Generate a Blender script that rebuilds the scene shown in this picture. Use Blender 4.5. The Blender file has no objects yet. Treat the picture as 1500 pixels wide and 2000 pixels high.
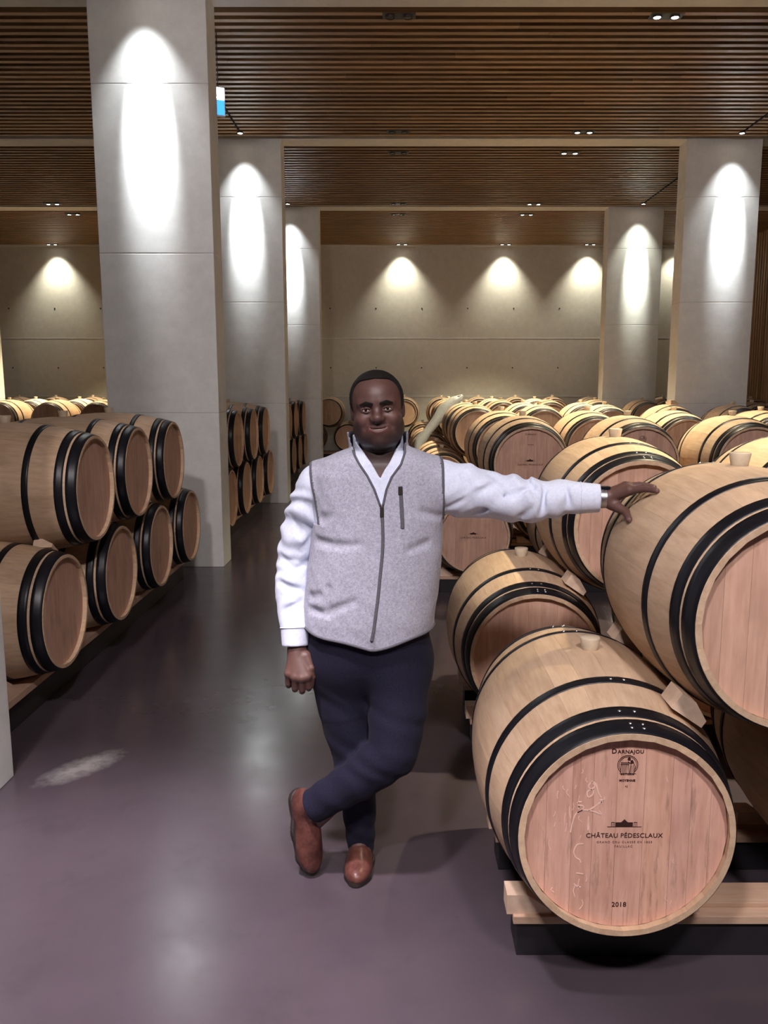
import bpy, bmesh, math, random
import numpy as np
from mathutils import Matrix, Vector
random.seed(7)
rng = np.random.RandomState(5)
scene = bpy.context.scene
COL = scene.collection

# ------------------------------------------------------------------ camera
F, CX, CY, HORIZON, CAM_H = 1600.0, 775.0, 1000.0, 755.0, 1.65
PITCH = math.atan((CY - HORIZON) / F)
cam_data = bpy.data.cameras.new('camera')
cam = bpy.data.objects.new('camera', cam_data)
COL.objects.link(cam)
scene.camera = cam
cam.location = (0, 0, CAM_H)
cam.rotation_euler = (math.pi / 2 - PITCH, 0, 0)
cam_data.sensor_fit = 'VERTICAL'
cam_data.sensor_height = 36.0
cam_data.lens = F / 2000.0 * 36.0
cam_data.shift_x = -(CX - 750.0) / 2000.0
cam_data.clip_end = 200
_c, _s = math.cos(PITCH), math.sin(PITCH)

# ------------------------------------------------------------------ world, exposure
world = bpy.data.worlds.new('world')
scene.world = world
world.use_nodes = True
world.node_tree.nodes['Background'].inputs[0].default_value = (0.80, 0.82, 1.0, 1)
world.node_tree.nodes['Background'].inputs[1].default_value = 0.05
vs = scene.view_settings
vs.view_transform = 'Standard'
vs.look = 'None'
vs.gamma = 1.0
vs.use_curve_mapping = False
vs.exposure = 0.9
POW_PILLAR, POW_WALL, POW_ROW, POW_FRONT = 950.0, 125.0, 1000.0, 440.0


def at(px, py, Y):
    """world point at depth Y that the photograph shows at pixel px, py"""
    a, b = (px - CX) / F, (CY - py) / F
    d = np.array([a, _c + _s * b, -_s + _c * b])
    return d * (Y / d[1]) + np.array([0, 0, CAM_H])


# ------------------------------------------------------------------ node helpers
def mat(name):
    m = bpy.data.materials.new(name)
    m.use_nodes = True
    nt = m.node_tree
    return m, nt, nt.nodes['Principled BSDF']


def nd(nt, kind, **kw):
    n = nt.nodes.new(kind)
    for k, v in kw.items():
        if k == 'inputs':
            for i, x in v.items():
                n.inputs[i].default_value = x
        else:
            setattr(n, k, v)
    return n


def ramp(nt, fac, stops):
    r = nt.nodes.new('ShaderNodeValToRGB')
    els = r.color_ramp.elements
    while len(els) < len(stops):
        els.new(0.5)
    for e, (p, c) in zip(els, stops):
        e.position = p
        e.color = (*c, 1)
    nt.links.new(fac, r.inputs[0])
    return r.outputs[0]


def noise(nt, vec, scale, detail=4.0, rough=0.55):
    n = nd(nt, 'ShaderNodeTexNoise')
    n.inputs['Scale'].default_value = scale
    n.inputs['Detail'].default_value = detail
    n.inputs['Roughness'].default_value = rough
    nt.links.new(vec, n.inputs['Vector'])
    return n.outputs['Fac']


def mapping(nt, scale, coord='Object', rand=True):
    tc = nd(nt, 'ShaderNodeTexCoord')
    mp = nd(nt, 'ShaderNodeMapping')
    mp.inputs['Scale'].default_value = scale
    nt.links.new(tc.outputs[coord], mp.inputs['Vector'])
    if rand:
        oi = nd(nt, 'ShaderNodeObjectInfo')
        ml = nd(nt, 'ShaderNodeMath', operation='MULTIPLY')
        ml.inputs[1].default_value = 37.0
        nt.links.new(oi.outputs['Random'], ml.inputs[0])
        nt.links.new(ml.outputs[0], mp.inputs['Location'])
    return mp.outputs[0]


def mix(nt, fac, a, b, mode='MIX'):
    m = nd(nt, 'ShaderNodeMix', data_type='RGBA', blend_type=mode)
    for sock, v in ((m.inputs['Factor'], fac), (m.inputs[6], a), (m.inputs[7], b)):
        if isinstance(v, (int, float)):
            sock.default_value = v
        elif isinstance(v, tuple):
            sock.default_value = (*v, 1)
        else:
            nt.links.new(v, sock)
    return m.outputs[2]


def bump(nt, bsdf, h, strength, dist=0.01):
    b = nd(nt, 'ShaderNodeBump')
    b.inputs['Strength'].default_value = strength
    b.inputs['Distance'].default_value = dist
    nt.links.new(h, b.inputs['Height'])
    nt.links.new(b.outputs[0], bsdf.inputs['Normal'])


def simple(name, col, rough=0.6, metal=0.0, spec=0.5):
    m, nt, b = mat(name)
    v = mapping(nt, (1, 1, 1))
    f = noise(nt, v, 30.0)
    c = ramp(nt, f, [(0.3, tuple(x * 0.88 for x in col)), (0.7, tuple(min(1, x * 1.1) for x in col))])
    nt.links.new(c, b.inputs['Base Color'])
    b.inputs['Roughness'].default_value = rough
    b.inputs['Metallic'].default_value = metal
    b.inputs['Specular IOR Level'].default_value = spec
    return m


def oak(name, axis, dark, light, use_attr=False, stain=0.0, tone=0.5):
    m, nt, b = mat(name)
    sc = [9, 9, 9]
    sc[axis] = 0.9
    v = mapping(nt, tuple(sc))
    g = noise(nt, v, 6.0, 5.0, 0.6)
    c = ramp(nt, g, [(0.28, dark), (0.72, light)])
    if use_attr:
        a = nd(nt, 'ShaderNodeAttribute', attribute_name='tone')
        fac = a.outputs['Fac']
    else:
        oi = nd(nt, 'ShaderNodeObjectInfo')
        fac = oi.outputs['Random']
    t = ramp(nt, fac, [(0.0, (1 - tone * .20, 1 - tone * .24, 1 - tone * .30)), (0.2, (.95, .94, .92)),
                       (0.7, (1.0, 1.0, 1.0)), (1.0, (1.06, 1.04, 0.98))])
    c = mix(nt, 1.0, c, t, 'MULTIPLY')
    v2 = mapping(nt, (1, 1, 1))
    bl = noise(nt, v2, 5.0, 3.0)
    c = mix(nt, ramp(nt, bl, [(0.5, (0, 0, 0)), (0.72, (.5, .5, .5))]), c, tuple(x * 0.72 for x in dark))
    if stain:
        sc2 = [26, 26, 26]
        sc2[axis] = 3.0
        v3 = mapping(nt, tuple(sc2))
        st = noise(nt, v3, 1.6, 6.0, 0.7)
        c = mix(nt, ramp(nt, st, [(0.56, (0, 0, 0)), (0.7, (stain, stain, stain))]), c, (0.16, 0.10, 0.07))
    nt.links.new(c, b.inputs['Base Color'])
    b.inputs['Roughness'].default_value = 0.62
    b.inputs['Specular IOR Level'].default_value = 0.25
    bump(nt, b, g, 0.12, 0.004)
    return m


M = {}
M['stave'] = oak('oak stave', 1, (.50, .345, .225), (.66, .485, .335))
M['stave_far'] = oak('oak staves', 1, (.50, .335, .215), (.66, .47, .32), use_attr=True)
M['head'] = oak('oak head plank', 2, (.50, .30, .22), (.66, .425, .325))
M['head_worn'] = oak('worn oak head plank', 2, (.56, .31, .235), (.74, .455, .36), stain=0.55, tone=0.3)
M['head_far'] = oak('oak head', 2, (.45, .28, .18), (.60, .40, .28), use_attr=True)
M['chock'] = simple('pale pine', (.72, .54, .40), 0.7, 0, 0.2)
M['rail'] = oak('pine rail', 0, (.50, .33, .23), (.62, .44, .32))
M['rail_y'] = oak('pine rail lengthwise', 1, (.50, .33, .23), (.62, .44, .32))
M['beam'] = simple('black painted steel', (.014, .012, .016), 0.55)
M['hoop'] = simple('black steel hoop', (.008, .008, .011), 0.36, 0.0, 0.3)
M['rivet'] = simple('zinc rivet', (.5, .5, .52), 0.3, 1.0)
M['bung'] = simple('silicone bung', (.60, .50, .36), 0.5)
M['ink'] = simple('burnt lettering', (.045, .020, .018), 0.8, 0, 0.1)
M['ink_faint'] = simple('faded lettering', (.20, .105, .08), 0.8, 0, 0.1)
M['chalk'] = simple('chalk', (.80, .55, .46), 0.9, 0, 0.1)
M['dark'] = simple('dark void', (.008, .006, .005), 0.9, 0, 0.1)
M['fixture'] = simple('black lamp housing', (.02, .02, .02), 0.5)


def emit(name, col, strength):
    m, nt, b = mat(name)
    b.inputs['Base Color'].default_value = (*col, 1)
    b.inputs['Emission Color'].default_value = (*col, 1)
    b.inputs['Emission Strength'].default_value = strength
    return m


M['lamp'] = emit('lamp glow', (1.0, .93, .82), 14.0)
M['lamp_off'] = simple('unlit lamp glass', (.05, .05, .05), 0.2)
M['sign_white'] = emit('sign white', (.80, .86, 1.0), 5.0)
M['sign_blue'] = emit('sign blue', (.03, .20, .70), 1.6)


def concrete(name, base, var, rough, joint=False):
    m, nt, b = mat(name)
    v = mapping(nt, (1, 1, 1), rand=False)
    a = noise(nt, v, 0.7, 5.0, 0.6)
    f = noise(nt, v, 9.0, 6.0, 0.65)
    c = ramp(nt, a, [(0.3, tuple(x * (1 - var) for x in base)), (0.7, tuple(min(1, x * (1 + var)) for x in base))])
    c = mix(nt, 0.35, c, ramp(nt, f, [(0.35, tuple(x * .82 for x in base)), (0.65, tuple(min(1, x * 1.1) for x in base))]))
    nt.links.new(c, b.inputs['Base Color'])
    b.inputs['Roughness'].default_value = rough
    bump(nt, b, f, 0.10, 0.01)
    return m


M['concrete'] = concrete('pale concrete', (.74, .75, .72), 0.05, 0.75)
M['wall'] = concrete('wall concrete', (.58, .56, .49), 0.07, 0.8)


def floor_mat():
    m, nt, b = mat('polished floor')
    v = mapping(nt, (1, 1, 1), rand=False)
    a = noise(nt, v, 0.9, 6.0, 0.6)
    f = noise(nt, v, 5.0, 5.0, 0.65)
    c = ramp(nt, a, [(0.3, (.052, .041, .050)), (0.7, (.078, .062, .074))])
    c = mix(nt, ramp(nt, f, [(0.55, (0, 0, 0)), (0.75, (.35, .35, .35))]), c, (.034, .028, .032))
    # pale noisy patch beside the near pillar
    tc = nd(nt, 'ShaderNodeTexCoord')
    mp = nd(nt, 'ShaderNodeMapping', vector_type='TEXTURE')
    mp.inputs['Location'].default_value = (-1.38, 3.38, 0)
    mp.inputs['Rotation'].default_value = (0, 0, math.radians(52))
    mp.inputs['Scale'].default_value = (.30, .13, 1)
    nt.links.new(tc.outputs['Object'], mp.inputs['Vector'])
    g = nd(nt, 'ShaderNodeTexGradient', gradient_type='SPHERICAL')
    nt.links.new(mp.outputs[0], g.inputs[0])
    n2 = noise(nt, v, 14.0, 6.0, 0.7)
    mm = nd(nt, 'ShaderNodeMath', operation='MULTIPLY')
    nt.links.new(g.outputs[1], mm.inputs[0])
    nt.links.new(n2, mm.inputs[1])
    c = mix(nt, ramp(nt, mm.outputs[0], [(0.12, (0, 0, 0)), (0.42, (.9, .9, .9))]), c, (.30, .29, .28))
    nt.links.new(c, b.inputs['Base Color'])
    r = ramp(nt, f, [(0.3, (.17, .17, .17)), (0.7, (.25, .25, .25))])
    nt.links.new(r, b.inputs['Roughness'])
    b.inputs['Specular IOR Level'].default_value = 0.5
    bump(nt, b, f, 0.03, 0.01)
    return m


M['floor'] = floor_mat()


def slat_mat(name, axis):
    m, nt, b = mat(name)
    sc = [20, 20, 20]
    sc[axis] = 0.8
    v = mapping(nt, tuple(sc))
    g = noise(nt, v, 3.0, 4.0)
    c = ramp(nt, g, [(0.3, (.27, .165, .085)), (0.7, (.40, .265, .15))])
    oi = nd(nt, 'ShaderNodeObjectInfo')
    t = ramp(nt, oi.outputs['Random'], [(0, (.60, .55, .50)), (0.5, (.9, .9, .9)), (1, (1.15, 1.1, 1.05))])
    c = mix(nt, 1.0, c, t, 'MULTIPLY')
    nt.links.new(c, b.inputs['Base Color'])
    b.inputs['Roughness'].default_value = 0.5
    return m


M['slat'] = slat_mat('stained ceiling slat', 0)
M['slat_v'] = slat_mat('stained wall slat', 2)


# ------------------------------------------------------------------ mesh helpers
def mesh_from(name, verts, faces, material=None, smooth=False):
    me = bpy.data.meshes.new(name)
    me.from_pydata([tuple(map(float, v)) for v in verts], [], [tuple(map(int, f)) for f in faces])
    me.update()
    if material:
        me.materials.append(material)
    if smooth:
        me.polygons.foreach_set('use_smooth', [True] * len(me.polygons))
    return me


def link(name, me, parent=None, loc=(0, 0, 0), rot=(0, 0, 0)):
    o = bpy.data.objects.new(name, me)
    COL.objects.link(o)
    o.parent = parent
    o.location = loc
    o.rotation_euler = rot
    return o


def tag(o, label, cat=None, group=None):
    o['label'] = label
    if cat:
        o['category'] = cat
    if group:
        o['group'] = group
    return o


def struct(o):
    o['kind'] = 'structure'
    return o


BOXF = [(0, 3, 2, 1), (4, 5, 6, 7), (0, 1, 5, 4), (1, 2, 6, 5), (2, 3, 7, 6), (3, 0, 4, 7)]


def box_vf(x0, x1, y0, y1, z0, z1):
    return [(x0, y0, z0), (x1, y0, z0), (x1, y1, z0), (x0, y1, z0),
            (x0, y0, z1), (x1, y0, z1), (x1, y1, z1), (x0, y1, z1)], BOXF


def box_mesh(name, x0, x1, y0, y1, z0, z1, material, bevel=0.0):
    v, f = box_vf(x0, x1, y0, y1, z0, z1)
    me = mesh_from(name, v, f, material)
    if bevel:
        bm = bmesh.new()
        bm.from_mesh(me)
        bmesh.ops.bevel(bm, geom=list(bm.edges), offset=bevel, segments=2, affect='EDGES', profile=0.6)
        bm.to_mesh(me)
        bm.free()
    return me


def boxes_mesh(name, boxes, material):
    V, Fc = [], []
    for b in boxes:
        v, f = box_vf(*b)
        n = len(V)
        V += v
        Fc += [tuple(i + n for i in q) for q in f]
    return mesh_from(name, V, Fc, material)


def tube_mesh(name, pts, r, material, seg=6, closed=False):
    P = [Vector(p) for p in pts]
    n = len(P)
    V, Fc = [], []
    up = Vector((0.13, 0.21, 0.97))
    for i, p in enumerate(P):
        if closed:
            t = P[(i + 1) % n] - P[i - 1]
        else:
            t = P[min(i + 1, n - 1)] - P[max(i - 1, 0)]
        t.normalize()
        a = t.cross(up)
        if a.length < 1e-3:
            a = t.cross(Vector((1, 0, 0)))
        a.normalize()
        b = t.cross(a)
        rr = r[i] if isinstance(r, (list, tuple)) else r
        for k in range(seg):
            w = 2 * math.pi * k / seg
            V.append(p + a * math.cos(w) * rr + b * math.sin(w) * rr)
    m = n if closed else n - 1
    for i in range(m):
        for k in range(seg):
            j = (i + 1) % n
            Fc.append((i * seg + k, i * seg + (k + 1) % seg, j * seg + (k + 1) % seg, j * seg + k))
    if not closed:
        Fc.append(tuple(range(seg))[::-1])
        Fc.append(tuple((n - 1) * seg + k for k in range(seg)))
    return mesh_from(name, V, Fc, material, True)


def lathe_mesh(name, prof, material, seg=32, axis='Z', cap=True, smooth=True):
    """prof: list of (radius, height)"""
    V, Fc = [], []
    for r, h in prof:
        for k in range(seg):
            w = 2 * math.pi * k / seg
            x, y = r * math.cos(w), r * math.sin(w)
            V.append((x, y, h) if axis == 'Z' else (x, h, y))
    for i in range(len(prof) - 1):
        for k in range(seg):
            q = (i * seg + k, i * seg + (k + 1) % seg, (i + 1) * seg + (k + 1) % seg, (i + 1) * seg + k)
            Fc.append(q if axis == 'Z' else q[::-1])
    if cap:
        a = tuple(range(seg))
        b = tuple((len(prof) - 1) * seg + k for k in range(seg))
        Fc += [a[::-1], b] if axis == 'Z' else [a, b[::-1]]
    me = mesh_from(name, V, Fc, material)
    if smooth:
        me.polygons.foreach_set('use_smooth', [len(p.vertices) == 4 for p in me.polygons])
    return me


# ------------------------------------------------------------------ the room
BAY = 4.21
ROW = [3.21 + BAY * i for i in range(-2, 5)]          # front faces of the pillar rows
ROWS = {i: 3.21 + BAY * i for i in range(-2, 5)}
CEIL = 4.94
XL, XR, YB, YF = -12.5, 7.9, -6.5, 20.15

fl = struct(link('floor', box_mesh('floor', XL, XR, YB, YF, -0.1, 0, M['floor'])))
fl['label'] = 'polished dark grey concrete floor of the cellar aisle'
wf = struct(link('wall_back', box_mesh('wall_back', XL, XR, YF, YF + .25, 0, 5.4, M['wall'])))
wf['label'] = 'pale concrete end wall washed by ceiling spots'
struct(link('wall_front', box_mesh('wall_front', XL, XR, YB - .25, YB, 0, 5.4, M['wall'])))
struct(link('wall_left', box_mesh('wall_left', XL - .25, XL, YB, YF, 0, 5.4, M['wall'])))
wr = struct(link('wall_right', box_mesh('wall_right', XR, XR + .2, YB, YF, 0, 5.4, M['dark'])))
wr['label'] = 'wall clad in dark vertical timber slats'
me = box_mesh('slat', -.04, 0, -.035, .035, 0.02, CEIL, M['slat_v'])
y = 11.0
while y < 19.9:
    link('slat', me, wr, (XR, y, 0))
    y += .12
# concrete tie holes and pour joints of the end wall
for k, zz in enumerate((1.42, 2.80)):
    link('pour_joint', box_mesh('pour_joint', XL, XR, YF - .003, YF, zz - .008, zz + .008, M['concrete']), wf)
tie = lathe_mesh('tie_hole', [(.018, -.004), (.014, .002)], M['beam'], 10, 'Y')
for xx in np.arange(-9.3, 7, 1.1):
    for zz in (2.1, 3.5):
        link('tie_hole', tie, wf, (xx, YF - .002, zz))

ce = struct(link('ceiling', box_mesh('ceiling', XL, XR, YB, YF, 5.2, 5.4, M['dark'])))
ce['label'] = 'ceiling of dark stained timber slats between concrete beams'
for i, yy in ROWS.items():
    link('beam_soffit', box_mesh('beam_soffit', XL, XR, yy, yy + .34, CEIL - .004, 5.2, M['concrete']), ce)
PIT = .1375
seg_me = {}


def slat_rows(y0, y1, single):
    rows = []
    n = int((y1 - y0 - .04) / PIT)
    off = (y1 - y0 - (n - 1) * PIT) / 2
    for k in range(n):
        yc = y0 + off + k * PIT
        x = XL + random.uniform(0, 2.4)
        segs = []
        x0 = XL
        while x0 < XR:
            x1 = min(x, XR)
            if x1 > x0 + .05:
                segs.append((x0, x1))
            x0 = x1 + .003
            x = x0 + random.choice((1.8, 2.4, 3.0, 3.6, 4.2))
        for (a, b) in segs:
            rows.append((a, b, yc - .031, yc + .031, CEIL, CEIL + .11))
    if single:
        rest = []
        for (a, b, c, d, e, f) in rows:
            if b > -5.2 and a < 5.6:
                key = round(b - a, 3)
                if key not in seg_me:
                    seg_me[key] = box_mesh('slat', 0, b - a, -.031, .031, 0, .11, M['slat'])
                link('slat', seg_me[key], ce, (a, (c + d) / 2, e))
            else:
                rest.append((a, b, c, d, e, f))
        rows = rest
    o = link('slat_rows', boxes_mesh('slat_rows', rows, M['slat']), ce)
    o['kind'] = 'stuff'


slat_rows(ROWS[1] + .34, ROWS[2], True)
slat_rows(ROWS[2] + .34, ROWS[3], False)
slat_rows(ROWS[3] + .34, ROWS[4], False)
slat_rows(ROWS[0] + .34, ROWS[1], False)
slat_rows(ROWS[-1] + .34, ROWS[0], False)


PILLAR_BOX = []


def pillar(x0, x1, y0, label):
    PILLAR_BOX.append((x0, x1, y0, y0 + .34))
    r = tag(bpy.data.objects.new('concrete_pillar', None), label, 'pillar', 'concrete fin pillars')
    COL.objects.link(r)
    xc = (x0 + x1) / 2
    r.location = (xc, y0 + .17, 0)
    w = (x1 - x0) / 2
    for (a, b) in ((0.0, 1.414), (1.418, 2.799), (2.803, 4.19), (4.193, CEIL - .004)):
        link('pour_section', box_mesh('pour_section', -w, w, -.17, .17, a, b, M['concrete'], .006), r)
    link('core', box_mesh('core', -w + .004, w - .004, -.166, .166, 0.0, CEIL - .004, M['wall']), r)
    return r


pillar(-2.64, -1.64, 2.96, 'pale concrete pillar cut off by the left edge of the picture')
pillar(-2.60, -1.60, ROWS[1], 'largest concrete pillar, left of the man, standing behind the near barrel stack')
pillar(-2.58, -1.56, ROWS[2], 'second concrete pillar along the left of the aisle')
pillar(-2.45, -1.45, ROWS[3], 'third and farthest concrete pillar along the left of the aisle')
pillar(3.91, 4.92, ROWS[2], 'wide concrete pillar at the right beside the dark timber wall')
pillar(3.93, 4.95, ROWS[3], 'narrower looking far concrete pillar among the barrels at the right')
pillar(-8.70, -7.66, ROWS[3], 'far concrete pillar just entering at the left edge behind the barrels')


# ------------------------------------------------------------------ lamps
def spot(name, loc, target, power, size, blend, col, parent=None, soft=.03):
    ld = bpy.data.lights.new(name, 'SPOT')
    ld.energy = power
    ld.spot_size = math.radians(size)
    ld.spot_blend = blend
    ld.color = col
    ld.shadow_soft_size = soft
    o = bpy.data.objects.new(name, ld)
    COL.objects.link(o)
    d = Vector(target) - Vector(loc)
    o.rotation_euler = d.to_track_quat('-Z', 'Y').to_euler()
    o.location = loc
    if parent:
        o.parent = parent
        o.location = Vector(loc) - parent.location
    return o


COOL = (.93, .96, 1.0)
WARM = (1.0, .86, .58)
NEUT = (1.0, .95, .86)
bulb_me = lathe_mesh('bulb', [(.030, 0), (.030, .004), (.012, .012)], M['lamp'], 16)
bulb_off = lathe_mesh('bulb', [(.030, 0), (.030, .004), (.012, .012)], M['lamp_off'], 16)
can_me = lathe_mesh('can', [(.042, .005), (.044, -.012), (.040, -.014), (.036, .002)], M['fixture'], 20, cap=False)
plate_me = box_mesh('housing', -.15, .15, -.07, .07, .002, .05, M['fixture'], .004)


def twin_lamp(x, y, label, target=None, power=0, size=70, col=NEUT, lit=True, group='twin ceiling spots', blend=.8, soft=.05):
    r = tag(bpy.data.objects.new('twin_spotlight', None), label, 'ceiling light', group)
    COL.objects.link(r)
    r.location = (x, y, CEIL - .004)
    link('housing', plate_me, r, (0, 0, 0))
    for dx in (-.08, .08):
        c = link('can', can_me, r, (dx, 0, 0))
        link('bulb', bulb_me if lit else bulb_off, c, (0, 0, -.010))
    if power:
        spot('spot_beam', (x, y, CEIL - .05), target, power, size, blend, col, r, soft)
    return r


def single_lamp(x, y, label, yface, power, col=COOL):
    r = tag(bpy.data.objects.new('recessed_spotlight', None), label, 'ceiling light', 'single spots above the pillars')
    COL.objects.link(r)
    r.location = (x, y, CEIL - .004)
    c = link('can', can_me, r, (0, 0, 0))
    link('bulb', bulb_me, c, (0, 0, -.010))
    spot('spot_beam', (x, y, CEIL - .04), (x, yface + .02, 3.90), power, 25, 1.0, col, r, .05)
    spot('spot_spill', (x, y, CEIL - .04), (x, yface + .02, 3.7), power * .05, 66, 1.0, col, r, .03)
    return r


for x, row, off, nm in ((-2.14, 0, .53, 'spot over the concrete pillar cut off by the left picture edge'),
                        (-2.12, 1, .28, 'spot over the largest concrete pillar at the left'),
                        (-2.05, 2, .28, 'small glowing spot in front of the second pillar along the aisle'),
                        (-1.98, 3, .28, 'small spot in front of the farthest pillar along the aisle'),
                        (4.52, 2, .28, 'small glowing spot in front of the wide pillar at the right'),
                        (4.48, 3, .28, 'small glowing spot in front of the far right pillar'),
                        (-8.2, 3, .28, 'spot over the pillar behind the left barrels')):
    yy = ROWS[row]
    warm = (.98, 1.0, .86) if row == 3 and x > 0 else COOL
    single_lamp(x, yy - off, nm, yy - (.25 if row == 0 else 0), POW_PILLAR, warm)

# wall washers
for k, x in enumerate((-8.06, .12, 2.54, 4.52, -5.0, -3.0, 6.6)):
    nm = ['leftmost twin spot by the end wall', 'twin spot by the end wall straight down the aisle', 'twin spot by the end wall right of the aisle',
          'twin spot by the end wall beside the far right pillar', 'twin spot by the end wall hidden left of the pillars',
          'twin spot by the end wall behind the second pillar', 'twin spot by the end wall in the right corner'][k]
    twin_lamp(x, YF - .28, nm, (x, YF + .10, 2.6), POW_WALL if k < 4 else POW_WALL * .5, 88, (1.0, .95, .78), group='twin spots washing the end wall', blend=1.0)

# rows of twin spots over the barrels
spots = [(2.42, 7.95, (1.9, 8.1, 1.0), 1.0, 'nearest lit twin spot in the slatted ceiling, top right'),
         (2.44, 11.33, (1.9, 10.7, 1.0), 1.0, 'lit twin spot just before the first pale ceiling beam'),
         (2.46, 12.30, (2.0, 12.6, 1.0), .8, 'lit twin spot just beyond the first pale ceiling beam'),
         (2.50, 15.60, (2.0, 15.2, 1.0), .9, 'lit twin spot just before the second pale ceiling beam'),
         (2.51, 16.52, (2.2, 17.6, 1.0), .9, 'lit twin spot just beyond the second pale ceiling beam'),
         (-6.26, 15.58, (-6.3, 15.2, 1.0), 1.0, 'lit twin spot before the second beam at the far left'),
         (-6.24, 16.50, (-6.3, 17.5, 1.0), 1.0, 'lit twin spot beyond the second beam at the far left'),
         (2.42, 3.80, (2.2, 3.7, 1.0), .8, 'lit twin spot over the near right barrel stack'),
         (-6.2, 7.3, (-6.2, 7.4, 0), .9, 'lit twin spot over the left barrel hall')]
for x, y, t, p, nm in spots:
    twin_lamp(x, y, nm, t, POW_ROW * p, 62 if y < 5 else 74, WARM)
for x, y, nm in ((.02, 7.95, 'nearest unlit dark twin spot in the slatted ceiling over the aisle'), (.02, 11.33, 'unlit dark twin spot over the aisle before the first beam'),
                 (.02, 12.30, 'unlit dark twin spot over the aisle beyond the first beam'), (.02, 15.60, 'unlit dark twin spot over the aisle before the second beam'),
                 (.02, 16.52, 'unlit dark twin spot over the aisle beyond the second beam')):
    twin_lamp(x, y, nm, lit=False, group='unlit twin spots over the aisle')
# unseen lamps added behind and above the photographer for soft frontal light
twin_lamp(-1.1, -1.15, 'added unseen twin spot over the aisle behind the photographer', (-.2, 3.4, .8), POW_FRONT, 150, (1.0, .90, .92), soft=.22)
twin_lamp(.9, -1.15, 'second added unseen twin spot behind the photographer', (.5, 3.2, .8), POW_FRONT, 150, (1.0, .90, .92), soft=.22)

twin_lamp(-1.0, 1.1, 'added unseen twin spot in the ceiling above the photographer', (-1.05, 1.75, 0), 1000, 42, (1.0, .86, .93), soft=.15)  # unseen lamp added to brighten the near floor

# dark cable slots in the slats that lead to the pillar spots
for x, ya, yb, nm in ((-2.05, ROWS[1] + .4, ROWS[2] - .32, 'dark cable line in the ceiling slats behind the largest pillar'),
                      (4.52, ROWS[1] + .4, ROWS[2] - .32, 'dark cable line in the ceiling slats at the top right'),
                      (4.48, ROWS[2] + .4, ROWS[3] - .32, 'dark cable line in the ceiling slats before the far right pillar')):
    tr = tag(link('cable_slot', box_mesh('cable_slot', -.011, .011, 0, yb - ya, -.008, .004, M['dark']), None, (x, ya, CEIL)), nm, 'cable', 'cable lines in the ceiling')

# exit sign half hidden behind the big pillar
c = at(406, 196, 8.25)
sg = tag(bpy.data.objects.new('exit_sign', None), 'glowing blue and white exit sign half hidden behind the largest pillar', 'exit sign')
COL.objects.link(sg)
sg.location = tuple(c)
sg.rotation_euler = (0, 0, math.radians(25))
link('casing', box_mesh('casing', -.16, .16, -.02, .02, -.13, .13, M['concrete'], .006), sg)
link('white_panel', box_mesh('white_panel', -.15, .15, -.026, -.02, .015, .12, M['sign_white']), sg)
link('blue_panel', box_mesh('blue_panel', -.15, .15, -.026, -.02, -.12, .010, M['sign_blue']), sg)
for dx in (-.1, .1):
    link('hanger', tube_mesh('hanger', [(dx, 0, .13), (dx, 0, CEIL - c[2])], .004, M['fixture']), sg)

# ------------------------------------------------------------------ barrels
RB, RH, HL = .355, .283, .475            # bilge radius, head radius, half length
NST = 28


def rad(t):
    return RB - (RB - RH) * (abs(t) / HL) ** 2


def stave_mesh():
    V, Fc, sm = [], [], []
    nt_ = 10
    da = math.pi / NST - .0005
    ts = [(-HL + 2 * HL * i / nt_) for i in range(nt_ + 1)]
    for t in ts:
        r = rad(t)
        for (w, rr) in ((-da, r), (-da / 3, r), (da / 3, r), (da, r), (da, r), (da, r - .024 + (.009 if abs(t) > HL - .001 else 0)), (-da, r - .024 + (.009 if abs(t) > HL - .001 else 0)), (-da, r)):
            V.append((rr * math.sin(w), t, rr * math.cos(w)))
    for i in range(nt_):
        a, b = i * 8, (i + 1) * 8
        for k in (0, 1, 2, 4, 5, 6):
            Fc.append((a + k, a + k + 1, b + k + 1, b + k))
            sm.append(k < 3)
    Fc.append((0, 1, 2, 3, 5, 6)[::-1])
    Fc.append(tuple(nt_ * 8 + k for k in (0, 1, 2, 3, 5, 6)))
    sm += [False, False]
    me = mesh_from('stave', V, Fc, M['stave'])
    me.polygons.foreach_set('use_smooth', sm)
    return me


def add_tone(me, vals):
    a = me.attributes.new('tone', 'FLOAT', 'FACE')
    a.data.foreach_set('value', vals)


def body_mesh(seed):
    rs = np.random.RandomState(seed)
    V, Fc, tone = [], [], []
    seg = NST * 2
    ts = [(-HL + 2 * HL * i / 10) for i in range(11)]
    prof = [(RH - .013, -HL + .03), (RH - .015, -HL)] + [(rad(t), t) for t in ts] + [(RH - .015, HL), (RH - .013, HL - .03)]
    tv = rs.rand(NST)
    for r, h in prof:
        for k in range(seg):
            w = 2 * math.pi * k / seg
            V.append((r * math.sin(w), h, r * math.cos(w)))
    for i in range(len(prof) - 1):
        for k in range(seg):
            Fc.append((i * seg + k, i * seg + (k + 1) % seg, (i + 1) * seg + (k + 1) % seg, (i + 1) * seg + k))
            tone.append(tv[k // 2])
    me = mesh_from('body', V, Fc, M['stave_far'])
    me.polygons.foreach_set('use_smooth', [2 * seg <= p.index < (len(prof) - 3) * seg for p in me.polygons])
    add_tone(me, tone)
    return me


HEAD_R, HEAD_Y = RH - .0130, -HL + .024


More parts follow.
